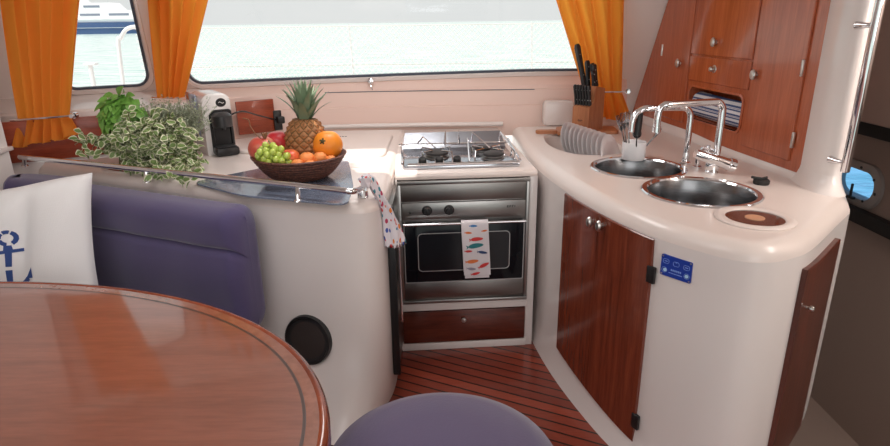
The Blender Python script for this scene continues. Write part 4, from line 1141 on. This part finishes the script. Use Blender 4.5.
def fruit(name, px, py, Y, r, m, label, cat='fruit', sc=(1,1,.92), stalk=None, group=None, calyx=False):
    c = ay(px, py, Y); base = c-V((0,0,r*sc[2]))
    t = thing(name, label, cat, base, 0, group)
    b = MB()
    def P(u, v):
        a = 2*PI*u; bb = PI*(v-.5); rr = r*(1-.10*max(0, math.sin(bb))**10-.08*max(0, -math.sin(bb))**10)
        if name == 'apricot': rr *= 1-.06*math.exp(-((abs(((u-.82+.5) % 1)-.5))*14)**2)
        return c+V((math.cos(a)*math.cos(bb)*rr*sc[0], math.sin(a)*math.cos(bb)*rr*sc[1], math.sin(bb)*rr*sc[2]))
    b.grid(P, 36, 22, closeu=True); part('flesh', b, M[m], t)
    if stalk:
        d = V(stalk).normalized(); q = c+d*r*.93
        b = MB(); b.ball(q, .009, 10, 6, (1,1,1)); b.tube([q, q+d*.012], .004, 7)
        for k in range(5):
            a = 2*PI*k/5; s1_ = d.orthogonal().normalized(); s2_ = d.cross(s1_); b.ball(q+(s1_*math.cos(a)+s2_*math.sin(a))*.009, .005, 8, 5)
        part('stalk', b, M['navel'], t)
    if calyx:
        b = MB(); q = c+V((.006,-.02,r*.80))
        b.tube(catmull([tuple(q), tuple(q+V((-.016,-.01,.02))), tuple(q+V((-.032,-.012,.05))), tuple(q+V((-.036,-.012,.075))), tuple(q+V((-.058,-.012,.082)))], 5), .0022, 7)
        for k in range(6):
            a = 2*PI*k/6; o_ = q+V((.014,0,.004)); b.tube([o_, o_+V((.008*math.cos(a), .008*math.sin(a), .012)), o_+V((.012*math.cos(a), .012*math.sin(a), .02))], [.006,.004,.001], 6)
        part('calyx', b, M['calyx'], t)
    return t
M['calyx'] = mat('dry_calyx', (.25,.12,.06), .8)
by = BC.y
fruit('pomegranate', 262.5, 149, by-.02, .055, 'pom', 'red and yellow pomegranate with a dry stem at the left of the fruit bowl', calyx=True, sc=(1,1,.95))
fruit('red_apple', 278, 142, by+.05, .050, 'apple', 'glossy red apple behind the grapes in the fruit bowl')
fruit('large_orange', 327.5, 145, by+.01, .060, 'orange_peel', 'large orange with dark navel at the right of the fruit bowl', stalk=(-.12,-.75,.35), sc=(1,1,.97))
fruit('nectarine', 290, 158, by-.045, .040, 'nect', 'red nectarine half hidden behind the grapes below the pineapple')
ap = [(307,159,by-.07,.030, 'largest looking apricot at the middle of the fruit bowl below the pineapple'), (320,158,by-.07,.027, 'apricot below the large orange, right of the middle apricot'),
      (297.5,164.5,by-.115,.024, 'small pinkish apricot at the front of the fruit bowl next to the grapes'), (310.5,165.5,by-.115,.024, 'small apricot low at the front rim of the fruit bowl'), (331,160,by-.06,.021, 'small apricot squeezed under the large orange at the right rim')]
for x, y, Y, r, lb in ap: fruit('apricot', x, y, Y, r, 'apricot', lb, group='apricots in the fruit bowl')
def build_grapes():
    c = ay(274,157,by-.10); t = thing('grape_bunch', 'bunch of green grapes draped over the front left of the fruit bowl', 'fruit', c-V((0,0,.035)))
    b = MB(); b.ball((0,0,0), .0128, 18, 12, (1,1,1.12)); gm = mesh('grape', b, M['grape']); pts = []; tries = 0
    while len(pts) < 46 and tries < 9000:
        tries += 1
        px, pz = random.uniform(-1,1), random.uniform(-1,1); py_ = random.uniform(-1,.8)
        if px*px+pz*pz+py_*py_ > 1: continue
        q = V((px*.062, py_*.038, pz*.046-.012*px))
        if px < -.4 and pz < -.6: continue
        if all((q-o).length > .0205 for o in pts): pts.append(q)
    for q in pts:
        o = bpy.data.objects.new('grape', gm); COL.objects.link(o); o.parent = t
        o.location = q+V((0,0,.035)); o.rotation_euler = (random.uniform(-.6,.6), random.uniform(-.6,.6), 0)
    b = MB(); b.tube([c+V((0,.0,.02)), c+V((-.01,.01,.045)), c+V((-.02,.02,.06))], .003, 7); part('stem', b, M['stem'], t)
build_grapes()

# ================================================================== HERB POTS
def leaf(b, p, d, up, ln, w, cup, mis=(0,), margin=.0):
    d = d.normalized(); sd = d.cross(up).normalized(); nn = sd.cross(d).normalized()
    prof = [(0,.05), (.18,.62), (.42,1), (.68,.8), (.88,.42), (1,.02)]
    def row(k, off):
        out = []
        for s, ww in prof:
            q = p+d*(ln*s)+nn*(-cup*ln*s*s)+sd*(off*w*ww)+nn*(abs(off)*w*.35*ww); out.append(q)
        return out
    if len(mis) == 1: offs = [-1,-.5,0,.5,1]; mm = [mis[0]]*4
    else: offs = [-1,-.62,0,.62,1]; mm = [mis[1],mis[0],mis[0],mis[1]]
    rows = [row(0, o) for o in offs]
    for a in range(4):
        vs = rows[a]+rows[a+1]; n = len(prof)
        for s in range(n-1):
            tip = mis[-1] if (len(mis) > 1 and s == n-2) else mm[a]
            b.add([rows[a][s], rows[a][s+1], rows[a+1][s+1], rows[a+1][s]], [[0,1,2,3]], tip)
def pot(t, c, r, h):
    b = MB(); b.lathe([(r*.72,0), (r*.78,.004), (r*.98,h-.016), (r*1.08,h-.016), (r*1.1,h), (r*.98,h), (r*.92,h-.012), (0,h-.014)], Matrix.Translation(c), 32); part('pot', b, M['terracotta'], t)
UP = V((0,0,1))
def build_plants():
    z0 = ZP-.108
    # basil
    c = V((-1.425,2.545,z0)); t = thing('basil_plant', 'bushy basil plant with large bright green leaves in a terracotta pot, left of the herbs', 'plant', c)
    pot(t, c, .05, .10)
    b = MB(); st = MB()
    cc = ay(123,116,2.55)
    for k in range(190):
        q = V((random.gauss(0,1), random.gauss(0,1), random.gauss(0,1))).normalized()*random.uniform(.35,1)**.5
        if q.y > .6: continue
        p = V((cc.x+q.x*.075, cc.y+q.y*.055, cc.z-.006+q.z*.098)); d = V((q.x*.5+random.uniform(-.4,.4), q.y*.5-.35, -.35+q.z*.4+random.uniform(-.4,.3)))
        leaf(b, p, d, UP*.8+V((q.x*.7+random.uniform(-.3,.3), -.7+random.uniform(-.3,.2), 0)), random.uniform(.040,.060), random.uniform(.018,.025), .45)
    for k in range(9):
        a = random.uniform(0,2*PI); e_ = V((cc.x+.04*math.cos(a), cc.y+.035*math.sin(a), cc.z+random.uniform(-.03,.05)))
        st.tube([c+V((0,0,.08)), (c+V((0,0,.1))).lerp(e_, .5)+V((.01,0,0)), e_], .003, 6)
    part('leaves', b, M['basil'], t); part('stems', st, M['stem'], t)
    # variegated plectranthus
    c = V((-1.315,2.53,z0)); t = thing('variegated_plant', 'large trailing variegated plant with cream edged leaves over the steel rail', 'plant', c)
    pot(t, c, .05, .10)
    b = MB(); st = MB()
    def sprig(e_, n, spread=1):
        a = c+V((0,0,.085)); mid = a.lerp(e_, .5)+V((0,0,.04)); pts = catmull([tuple(a), tuple(mid), tuple(e_)], 8); st.tube(pts, .0022, 5)
        for i in range(n):
            s = 1-(i/n)*.5; q = pts[int(s*(len(pts)-1))]; dr = random.uniform(0, 2*PI)
            for o in (0, PI):
                d = V((math.cos(dr+o), math.sin(dr+o)*.8-.2, random.uniform(-1.0,.5)))
                leaf(b, q+V((random.uniform(-.012,.012), random.uniform(-.012,.012), random.uniform(-.012,.012))), d, V((random.uniform(-.9,.9), random.uniform(-1.0,.4), random.uniform(-.1,.9))), random.uniform(.022,.040), random.uniform(.009,.016), random.uniform(.1,.5), (0,1))
    cen = ay(157,146,2.47)
    n = 0
    while n < 105:
        x = random.uniform(-1,1); z = random.uniform(-1,1); y = random.uniform(-1,.6)
        if x*x+z*z+y*y > 1: continue
        n += 1
        e_ = V((cen.x+x*.175, cen.y+y*.10, max(ZP+.02, cen.z+.01+z*.165))); sprig(e_, 7)
    for (x, y), Y in (((80,134),2.50), ((77,141),2.49), ((90,137),2.5), ((97,141),2.48), ((204,160),2.5), ((200,172),2.47), ((196,166),2.42), ((200,150),2.5), ((112,150),2.45), ((103,138),2.48), ((80,152),2.46), ((200,140),2.5), ((192,132),2.5)):
        e_ = ay(x, y, Y); e_.z = max(e_.z, ZP+.014); sprig(e_, 9)
    for x, y in ((188,180), (178,179), (166,176), (156,175), (196,172), (146,172), (172,171)): sprig(az(x, y, ZP+.025), 8)
    part('leaves', b, [M['leaf_green'], M['leaf_cream']], t); part('stems', st, M['stem'], t)
    # thyme
    c = V((-1.215,2.55,z0)); t = thing('thyme_plant', 'wispy grey-green thyme plant behind the variegated leaves', 'plant', c)
    pot(t, c, .035, .10)
    b = MB(); st = MB(); cc = ay(174,117,2.60)
    for k in range(380):
        x = random.gauss(0,.45); y = random.gauss(0,.4); z = random.gauss(0,.5)
        e_ = V((cc.x+max(-1, min(1, x))*.155, cc.y+y*.10, cc.z+.004+max(-1, min(1, z))*.068)); a = c+V((x*.02, y*.02, .085))
        pts = catmull([tuple(a), tuple(a.lerp(e_, .6)+V((0,0,.02))), tuple(e_)], 6); st.tube(pts, .0009, 4)
        for i in range(20):
            q = pts[max(4, len(pts)-1-i % 9)]+V((random.uniform(-.010,.010), random.uniform(-.010,.010), random.uniform(-.010,.010))); d = V((random.uniform(-1,1), random.uniform(-1,1), random.uniform(-.2,1)))
            sd = d.cross(UP).normalized()*.0034; d = d.normalized()*.012
            b.add([q, q+d*.5+sd, q+d, q+d*.5-sd], [[0,1,2,3]])
    part('leaves', b, M['thyme'], t); part('stems', st, M['thyme'], t)
build_plants()

# ================================================================== RAIL TOWEL
def rail_towel():
    pts = [ay(363,183,2.0), ay(369,180,2.02), ay(377,192,2.03), ay(386,208,2.05), ay(391,226,2.06), ay(395,244,2.06)]
    pp = catmull([tuple(p) for p in pts], 8); b = MB(); n = 28; rings = []
    for i, p in enumerate(pp):
        u = i/(len(pp)-1); w = .022-.009*math.sin(PI*min(1, u*1.15))+.012*u*u; th = .020+.006*u
        ring = []
        t_ = (pp[min(i+1, len(pp)-1)]-pp[max(i-1, 0)]).normalized(); side = t_.cross(V((0,-1,.2))).normalized(); nn = side.cross(t_)
        for k in range(n):
            a = 2*PI*k/n; f = 1+.22*math.sin(4*a+u*7)+.08*math.sin(7*a-u*4)
            ring.append(p+side*(w*f*math.cos(a))+nn*(th*f*math.sin(a)))
        if i == len(pp)-1: ring = [q+V((0,0,-.01*math.sin(3*k))) for k, q in enumerate(ring)]
        rings.append(ring)
    b.loft(rings, cap0=True, cap1=True)
    solo('hand_towel', b, M['print'], 'twisted white towel with red and blue print hanging from the rail end', 'towel')
rail_towel()

# ================================================================== SOFA, PILLOW, STOOL, TABLE
def puffy(mb, path, d0, d1, z0, z1, r, seam=None, endr=.06, n=30, bulge=.015):
    """cushion swept along an xy path: section runs from d0 (front) to d1 (back) off the path"""
    tot = sum((b_-a).length for a, b_ in zip(path, path[1:])); rings = []
    sec = []
    W_, H_ = abs(d1-d0), z1-z0
    base = rrect(0,0,W_,H_,r,7)
    # densify verticals
    dense = []
    for p, q in zip(base, base[1:]+base[:1]):
        m = max(1, int(math.hypot(q[0]-p[0], q[1]-p[1])/.007)); dense += [(p[0]+(q[0]-p[0])*k/m, p[1]+(q[1]-p[1])*k/m) for k in range(m)]
    stops = []
    for i in range(8): a = PI/2*i/7; stops.append((endr*(1-math.cos(a)) if False else endr*(1-math.cos(a)), math.sin(a)))
    ss = [(endr*(1-math.cos(PI/2*i/7)), 1-(1-math.sin(PI/2*i/7))) for i in range(8)]
    seq = [(s, k) for s, k in ss]+[(endr+(tot-2*endr)*i/n, 1) for i in range(1, n)]+[(tot-s, k) for s, k in ss[::-1]]
    for s, k in seq:
        p, nl = arc_at(path, min(max(s, 1e-5), tot-1e-5)); ring = []
        sh = endr*(1-k)
        for x, z in dense:
            xx = x-math.copysign(min(sh, abs(x)), x) if abs(x) > 0 else x; zz = z-math.copysign(min(sh, abs(z)), z) if abs(z) > 0 else z
            fr = max(0, -x)/(W_/2)
            if seam is not None and x < 0: 
                zs = z+(z0+z1)/2; xx += .020*math.exp(-((zs-seam)/.011)**2)*fr; xx -= bulge*math.cos(PI*min(1, abs(zs-(seam+(.1 if zs > seam else -.1)))/.12)/2)*k
            xx += .0025*math.sin(s*23+z*9)*fr
            q = p+nl*((d0+d1)/2+xx*(1 if d1 > d0 else -1)); ring.append(V((q.x, q.y, (z0+z1)/2+zz)))
        rings.append(ring)
    mb.loft(rings, cap0=True, cap1=True)
def build_sofa():
    t = thing('sofa', 'purple upholstered corner sofa along the white peninsula', 'sofa', (-1.1,1.8,0))
    # path runs right to left along the peninsula front so that left normal points to the viewer
    path = catmull([(-.668,2.045), (-.80,2.098), (-1.02,2.195), (-1.45,2.388)], 6)
    b = MB(); puffy(b, path, .15, .0, .36, .846, .06, .70, .05); part('backrest', b, M['purple'], t, ang=70)
    path2 = catmull([(-1.475,2.40), (-1.62,2.462), (-1.80,2.50), (-1.88,2.42)], 6)
    b = MB(); puffy(b, path2, .17, .0, .40, .862, .055, None, .05); part('backrest', b, M['purple'], t, ang=70)
    seat = rounded_poly([(-.70,1.90), (-1.33,2.16), (-1.80,2.28), (-2.60,2.0), (-2.60,1.55), (-1.6,1.68), (-.74,1.42)], .08, 5)
    b = MB(); slab(b, seat, .30, .43, .04, n=6); part('seat', b, M['purple'], t)
    sb = inset(seat, .03); b = MB(); slab(b, sb, 0, .30, .005); part('plinth', b, M['gel'], t)
build_sofa()

def build_pillow():
    c = ay(12,246,1.95); c = V((c.x-.005, 1.96, .705)); w = .278
    rz = math.radians(10); tilt = math.radians(-14)
    R_ = Matrix.Translation(c) @ Matrix.Rotation(rz, 4, 'Z') @ Matrix.Rotation(tilt, 4, 'X') @ Matrix.Rotation(math.radians(1), 4, 'Y')
    def S(u, v, sgn, off=0):
        # u,v in -1..1
        ex = 1-.10*(1-abs(v))**1.0*0; fu = w*(u*(1-.07*(1-v*v))); fv = w*.94*(v*(1-.07*(1-u*u)))
        th = .078*((1-u**4)*(1-v**4))**.55
        dent = .030*math.exp(-((u-.22-.10*v)/.10)**2)*(1-v*v)*(.6+.4*v)
        wr = .009*math.sin(8*u-6*v+1.5*math.sin(3*v))*(1-u*u)*(1-v*v)
        y = sgn*(th-(dent+wr if sgn < 0 else 0)+off)
        fv -= .030*max(0, v)**2*math.exp(-((u+.15)/.55)**2)+.03*max(0, v)*max(0, -u)
        return R_ @ V((fu, y, fv))
    t = thing('throw_pillow', 'white textured throw pillow with a navy anchor leaning on the purple sofa', 'pillow', c-V((0,0,.29)))
    b = MB(); n = 41
    for sg in (-1,1): b.grid(lambda a, d: S(2*a-1, 2*d-1, sg), n, n)
    part('cover', b, M['pillow'], t, ang=180)
    # anchor print: patches that follow the front face
    b = MB()
    def patch(poly):
        """poly in metres about the pillow centre, split fine and laid on the cover"""
        bmm = bmesh.new(); vs = [bmm.verts.new((x, z, 0)) for x, z in poly]; f = bmm.faces.new(vs)
        bmesh.ops.triangulate(bmm, faces=[f])
        for _ in range(3): bmesh.ops.subdivide_edges(bmm, edges=bmm.edges[:], cuts=1, use_grid_fill=True)
        bmm.verts.index_update()
        b.add([S(v.co.x/w, v.co.y/(w*.94), -1, .0022) for v in bmm.verts], [[v.index for v in f_.verts] for f_ in bmm.faces]); bmm.free()
    ox, oz = .004, .0
    def seg(x0, z0, x1, z1, w0, w1):
        d = V((x1-x0, z1-z0, 0)).normalized(); q = V((-d.y, d.x, 0))
        patch([(ox+x0+q.x*w0, oz+z0+q.y*w0), (ox+x0-q.x*w0, oz+z0-q.y*w0), (ox+x1-q.x*w1, oz+z1-q.y*w1), (ox+x1+q.x*w1, oz+z1+q.y*w1)])
    cx, cz, r0, r1 = .018,.052,.017,.031
    def arc(a0, a1, cx, cz, r0, r1, n=8):
        for k in range(n):
            p0, p1 = math.radians(a0+(a1-a0)*k/n), math.radians(a0+(a1-a0)*(k+1)/n)
            patch([(ox+cx+r0*math.cos(p0), oz+cz+r0*math.sin(p0)), (ox+cx+r1*math.cos(p0), oz+cz+r1*math.sin(p0)), (ox+cx+r1*math.cos(p1), oz+cz+r1*math.sin(p1)), (ox+cx+r0*math.cos(p1), oz+cz+r0*math.sin(p1))])
    for a0, a1 in ((-60,60), (72,118), (130,185), (196,262)): arc(a0, a1, cx, cz, r0, r1, 5)
    seg(.016,.024,.016,.004,.011,.014)
    seg(-.045,-.003,.060,.004,.006,.006)
    seg(.016,.0,.012,-.055,.010,.009); seg(.011,-.068,.010,-.12,.010,.009)
    arc(215,262,.010,-.055,.070,.088,5); arc(278,325,.010,-.055,.070,.088,5)
    patch([(ox+.060,oz-.112), (ox+.088,oz-.060), (ox+.092,oz-.098), (ox+.080,oz-.100)])
    patch([(ox-.042,oz-.112), (ox-.072,oz-.062), (ox-.074,oz-.1), (ox-.062,oz-.100)])
    part('anchor_print', b, M['anchor'], t, 'navy blue stencilled anchor', ang=180)
build_pillow()

def build_stool():
    c = V((-.014,1.115,.022)); t = thing('stool', 'round purple upholstered stool at the front beside the table', 'stool', c)
    b = MB(); b.lathe([(.24,.29), (.275,.305), (.290,.34), (.292,.39), (.286,.435), (.266,.470), (.218,.492), (.13,.502), (0,.505)], Matrix.Translation(c), 72); part('seat', b, M['purple2'], t)
    b = MB(); b.lathe([(.255,.02), (.262,.03), (.268,.29), (.24,.295)], Matrix.Translation(c), 48); part('drum', b, M['purple2'], t)
    b = MB(); b.lathe([(.22,-.022), (.24,-.02), (.24,.022), (.22,.024)], Matrix.Translation(c), 40); part('foot', b, M['black_matte'], t)
build_stool()

def build_table():
    cx, cy, a, bb, zt = -1.40,.87,1.18,.79,.72
    t = thing('dining_table', 'large oval varnished mahogany table with rounded rim in the foreground', 'table', (cx,cy,0))
    n = 160
    def el(d, z): return [V((cx+(a-d)*math.cos(2*PI*k/n), cy+(bb-d)*math.sin(2*PI*k/n), z)) for k in range(n)]
    b = MB(); b.loft([el(.052, zt-.02), el(.052, zt-.001)]); b.flat(el(.052, zt-.001)); b.flat(el(.052, zt-.02)); part('table_top', b, M['table'], t)
    b = MB(); b.flat(el(.052,zt-.0012), [el(.045, zt-.0012)]); b.loft([el(.045, zt-.0012), el(.045, zt-.01), el(.052, zt-.01), el(.052, zt-.0012)]); part('inlay', b, M['inlay'], t)
    b = MB(); b.flat(el(.045,zt-.001), [el(.020, zt-.001)]); b.loft([el(.020, zt-.001), el(.020, zt-.03), el(.045, zt-.03), el(.045, zt-.001)]); part('border', b, M['table_border'], t)
    prof = [(.060,-.058), (.014,-.058), (.005,-.052), (0,-.040), (0,-.014), (.003,-.004), (.009,.001), (.015,.0015), (.020,-.001), (.020,-.02)]
    b = MB(); b.loft([el(d, zt+z) for d, z in prof]); part('rim', b, M['table_rim'], t, ang=60)
    b = MB(); b.lathe([(.30,0), (.29,.02), (.10,.04), (.075,.10), (.075,.60), (.11,.64), (.2,.68), (.2,.705)], Matrix.Translation((cx,cy,0)), 36); part('pedestal', b, M['table_rim'], t)
build_table()

# ================================================================== OUTSIDE
def build_outside():
    # yacht moored off the port bow
    Y = 205; p0 = ay(40,33,Y); p1 = ay(152,33,Y)
    wl = -1.1; u = V((1,0,0))
    x0, x1 = p0.x-40, p1.x+6
    t = thing('yacht', 'large white and navy motor yacht moored on the water beyond the left window', 'yacht', ((x0+x1)/2, Y+5, wl))
    b = MB()
    def hull(z0, z1, f0, f1):
        rings = []
        for s in range(25):
            k = s/24; x = x0+(x1-x0)*k; wd = 5*math.sin(PI*min(.5, .12+k*.6))*(1-max(0, (k-.72)/.28)**2)+.05
            rings.append([V((x+f0*k, Y+5-wd*.9, z0)), V((x+f1*k, Y+5-wd, z1)), V((x+f1*k, Y+5+wd, z1)), V((x+f0*k, Y+5+wd*.9, z0))])
        return rings
    b.loft(hull(wl-.3, wl+3.6, 0, 3), cap0=True, cap1=True); part('hull', b, M['yacht_navy'], t, smooth=False)
    b = MB(); b.loft(hull(wl+3.6, wl+4.6, 3, 3.4), cap0=True, cap1=True); part('bulwark', b, M['yacht_white'], t, smooth=False)
    b = MB(); b.loft([[q+V((0,-.05,0)) for q in r_] for r_ in hull(wl+1.7, wl+2.0, 1.4, 1.7)], cap0=True, cap1=True); part('stripe', b, M['yacht_white'], t, smooth=False)
    z = wl+4.6
    for k, (a, c, h) in enumerate(((.0,.93,2.6), (.05,.80,2.5), (.1,.66,2.4), (.2,.5,2.0))):
        b = MB(); xa, xb = x0+(x1-x0)*a, x0+(x1-x0)*c
        b.prism([V((xa, Y+1.2+k*.5, z)), V((xb, Y+1.2+k*.5, z)), V((xb-2.5, Y+1.2+k*.5, z+h)), V((xa, Y+1.2+k*.5, z+h))], (0,7.5-k,0)); dk = part('deckhouse', b, M['yacht_white'], t, smooth=False)
        L_ = xb-xa; nw = 7
        for i in range(nw):
            xx = xa+L_*(.08+.86*i/nw); b = MB(); b.box((xx+L_*.045, Y+1.15+k*.5, z+h*.55), (L_*.085,.12,h*.26)); part('deck_window', b, M['yacht_glass'], dk)
        z += h
    # foredeck rail stays, lifeline netting
    yn = 6.5; x0, x1 = -3.2, 2.0; zt, zb = 1.41, .31
    b = MB(); pitch = .066; h = zt-zb; r = .0026
    k = 0; x = x0-h
    while x < x1:
        for sg in (1,-1):
            a = V((x, yn, zb if sg > 0 else zt)); c = V((x+h, yn, zt if sg > 0 else zb))
            lo = max(0, (x0-x)/h); hi = min(1, (x1-x)/h)
            if hi > lo: b.tube([a.lerp(c, lo), a.lerp(c, hi)], r, 3, cap=False)
        x += pitch
    solo('safety_netting', b, M['rope'], 'white diamond safety netting strung along the deck edge outside the long window', 'net')
    for z, lb in ((1.412,'upper white lifeline wire along the top of the deck netting'), (1.02,'middle white lifeline wire crossing the deck netting')):
        b = MB(); b.tube([(x0,yn+.012,z), (x1,yn+.012,z)], .004, 6); solo('lifeline', b, M['rope'], lb, 'lifeline')
    for px, py, lb in ((353,45,'thin steel stanchion holding the netting left of centre outside the long window'), (534,40,'thin steel stanchion holding the netting at the right outside the long window')):
        q = ay(px, py, yn+.03); b = MB(); b.tube([(q.x+.01,yn+.03,.30), (q.x-.03,yn+.03,1.43)], .008, 8); solo('stanchion', b, M['white_metal'], lb, 'post')
    # pulpit rail outside the left window
    q = [ay(119,80,5.6), ay(119,50,5.6), ay(121,38,5.6), ay(127,29,5.6), ay(138,26.5,5.6), ay(152,26,5.6), ay(170,25.5,5.6)]
    q[0].z = .3
    t = thing('deck_rail', 'curved white deck rail outside the left window', 'rail', (q[0].x, 5.6, .3))
    b = MB(); b.tube(catmull([tuple(p) for p in q], 6), .018, 10); part('tube', b, M['white_metal'], t)
    q = [ay(90,64,5.4), ay(93,86,5.4)]; b = MB(); b.tube([q[0], V((q[1].x,q[1].y,.30))], .02, 8); b.box(q[0]+V((.01,0,0)), (.10,.06,.02), .004)
    solo('deck_post', b, M['white_metal'], 'short white deck post with flat cap outside the left window', 'post')
M['white_metal'] = mat('white_painted_metal', (.85,.85,.86), .3)
build_outside()

# ================================================================== LIGHT, CAMERA
w = bpy.data.worlds.new('sky'); SC.world = w; w.use_nodes = True
bg = w.node_tree.nodes['Background']; bg.inputs[0].default_value = (.96,.975,.97,1); bg.inputs[1].default_value = .83
def lamp(name, kind, loc, energy, color=(1,1,1), rot=None, aim=None, size=None, size_y=None, angle=None):
    l = bpy.data.lights.new(name, kind); l.energy = energy; l.color = color
    if size: l.shape = 'RECTANGLE'; l.size = size; l.size_y = size_y or size
    if angle is not None: l.angle = angle
    o = bpy.data.objects.new(name, l); COL.objects.link(o); o.location = loc
    if aim: o.rotation_euler = (V(aim)-V(loc)).to_track_quat('-Z','Y').to_euler()
    return o
# sun high on the port quarter: comes in through the deck hatch only
sd = V((-.32, -.47, 1.11)).normalized()
lamp('sun', 'SUN', sd*20, 4.2, (1,.95,.88), aim=(0,0,0), angle=.009)
# unseen area lamps, added to brighten saloon, galley and passage
lamp('aft_fill', 'AREA', (.95,-1.6,1.3), 17, (1,.965,.95), aim=(-.5,2.5,.7), size=2.0, size_y=1.3)  # added fill from behind the camera
lamp('galley_fill', 'AREA', (-.25,2.45,1.95), 9, (1,.97,.95), aim=(-.25,2.45,0), size=.6, size_y=.6)  # added fill from above for worktops and plants
lamp('passage_fill', 'AREA', (1.72,1.2,1.7), 15, (1,.93,.86), aim=(2.15,2.9,.5), size=.25, size_y=.8)  # added fill aimed at the dim hull lining
lamp('saloon_fill', 'AREA', (-.8,1.0,1.95), 11, (1,.97,.95), aim=(-.8,1.1,0), size=1.2, size_y=1.0)  # added fill over sofa and table; the roof is closed here

cam = bpy.data.cameras.new('camera'); co = bpy.data.objects.new('camera', cam); COL.objects.link(co)
cam.sensor_width = 36; cam.lens = 36*FPX/890; cam.clip_end = 5000; cam.clip_start = .02
co.location = (0,0,EYE)
fw = V((0, math.cos(PITCH), -math.sin(PITCH))); up0 = V((0, math.sin(PITCH), math.cos(PITCH))); r0_ = V((1,0,0))
c_, s_ = math.cos(ROLL), math.sin(ROLL)
# picture right = c*right - s*up ; picture up = s*right + c*up
rt = r0_*c_-up0*s_; up = r0_*s_+up0*c_
mm = Matrix((rt, up, -fw)).transposed().to_4x4(); mm.translation = co.location; co.matrix_world = mm
SC.camera = co
SC.view_settings.view_transform = 'Standard'; SC.view_settings.look = 'None'; SC.view_settings.gamma = 1; SC.view_settings.exposure = 0
SC.view_settings.use_curve_mapping = False
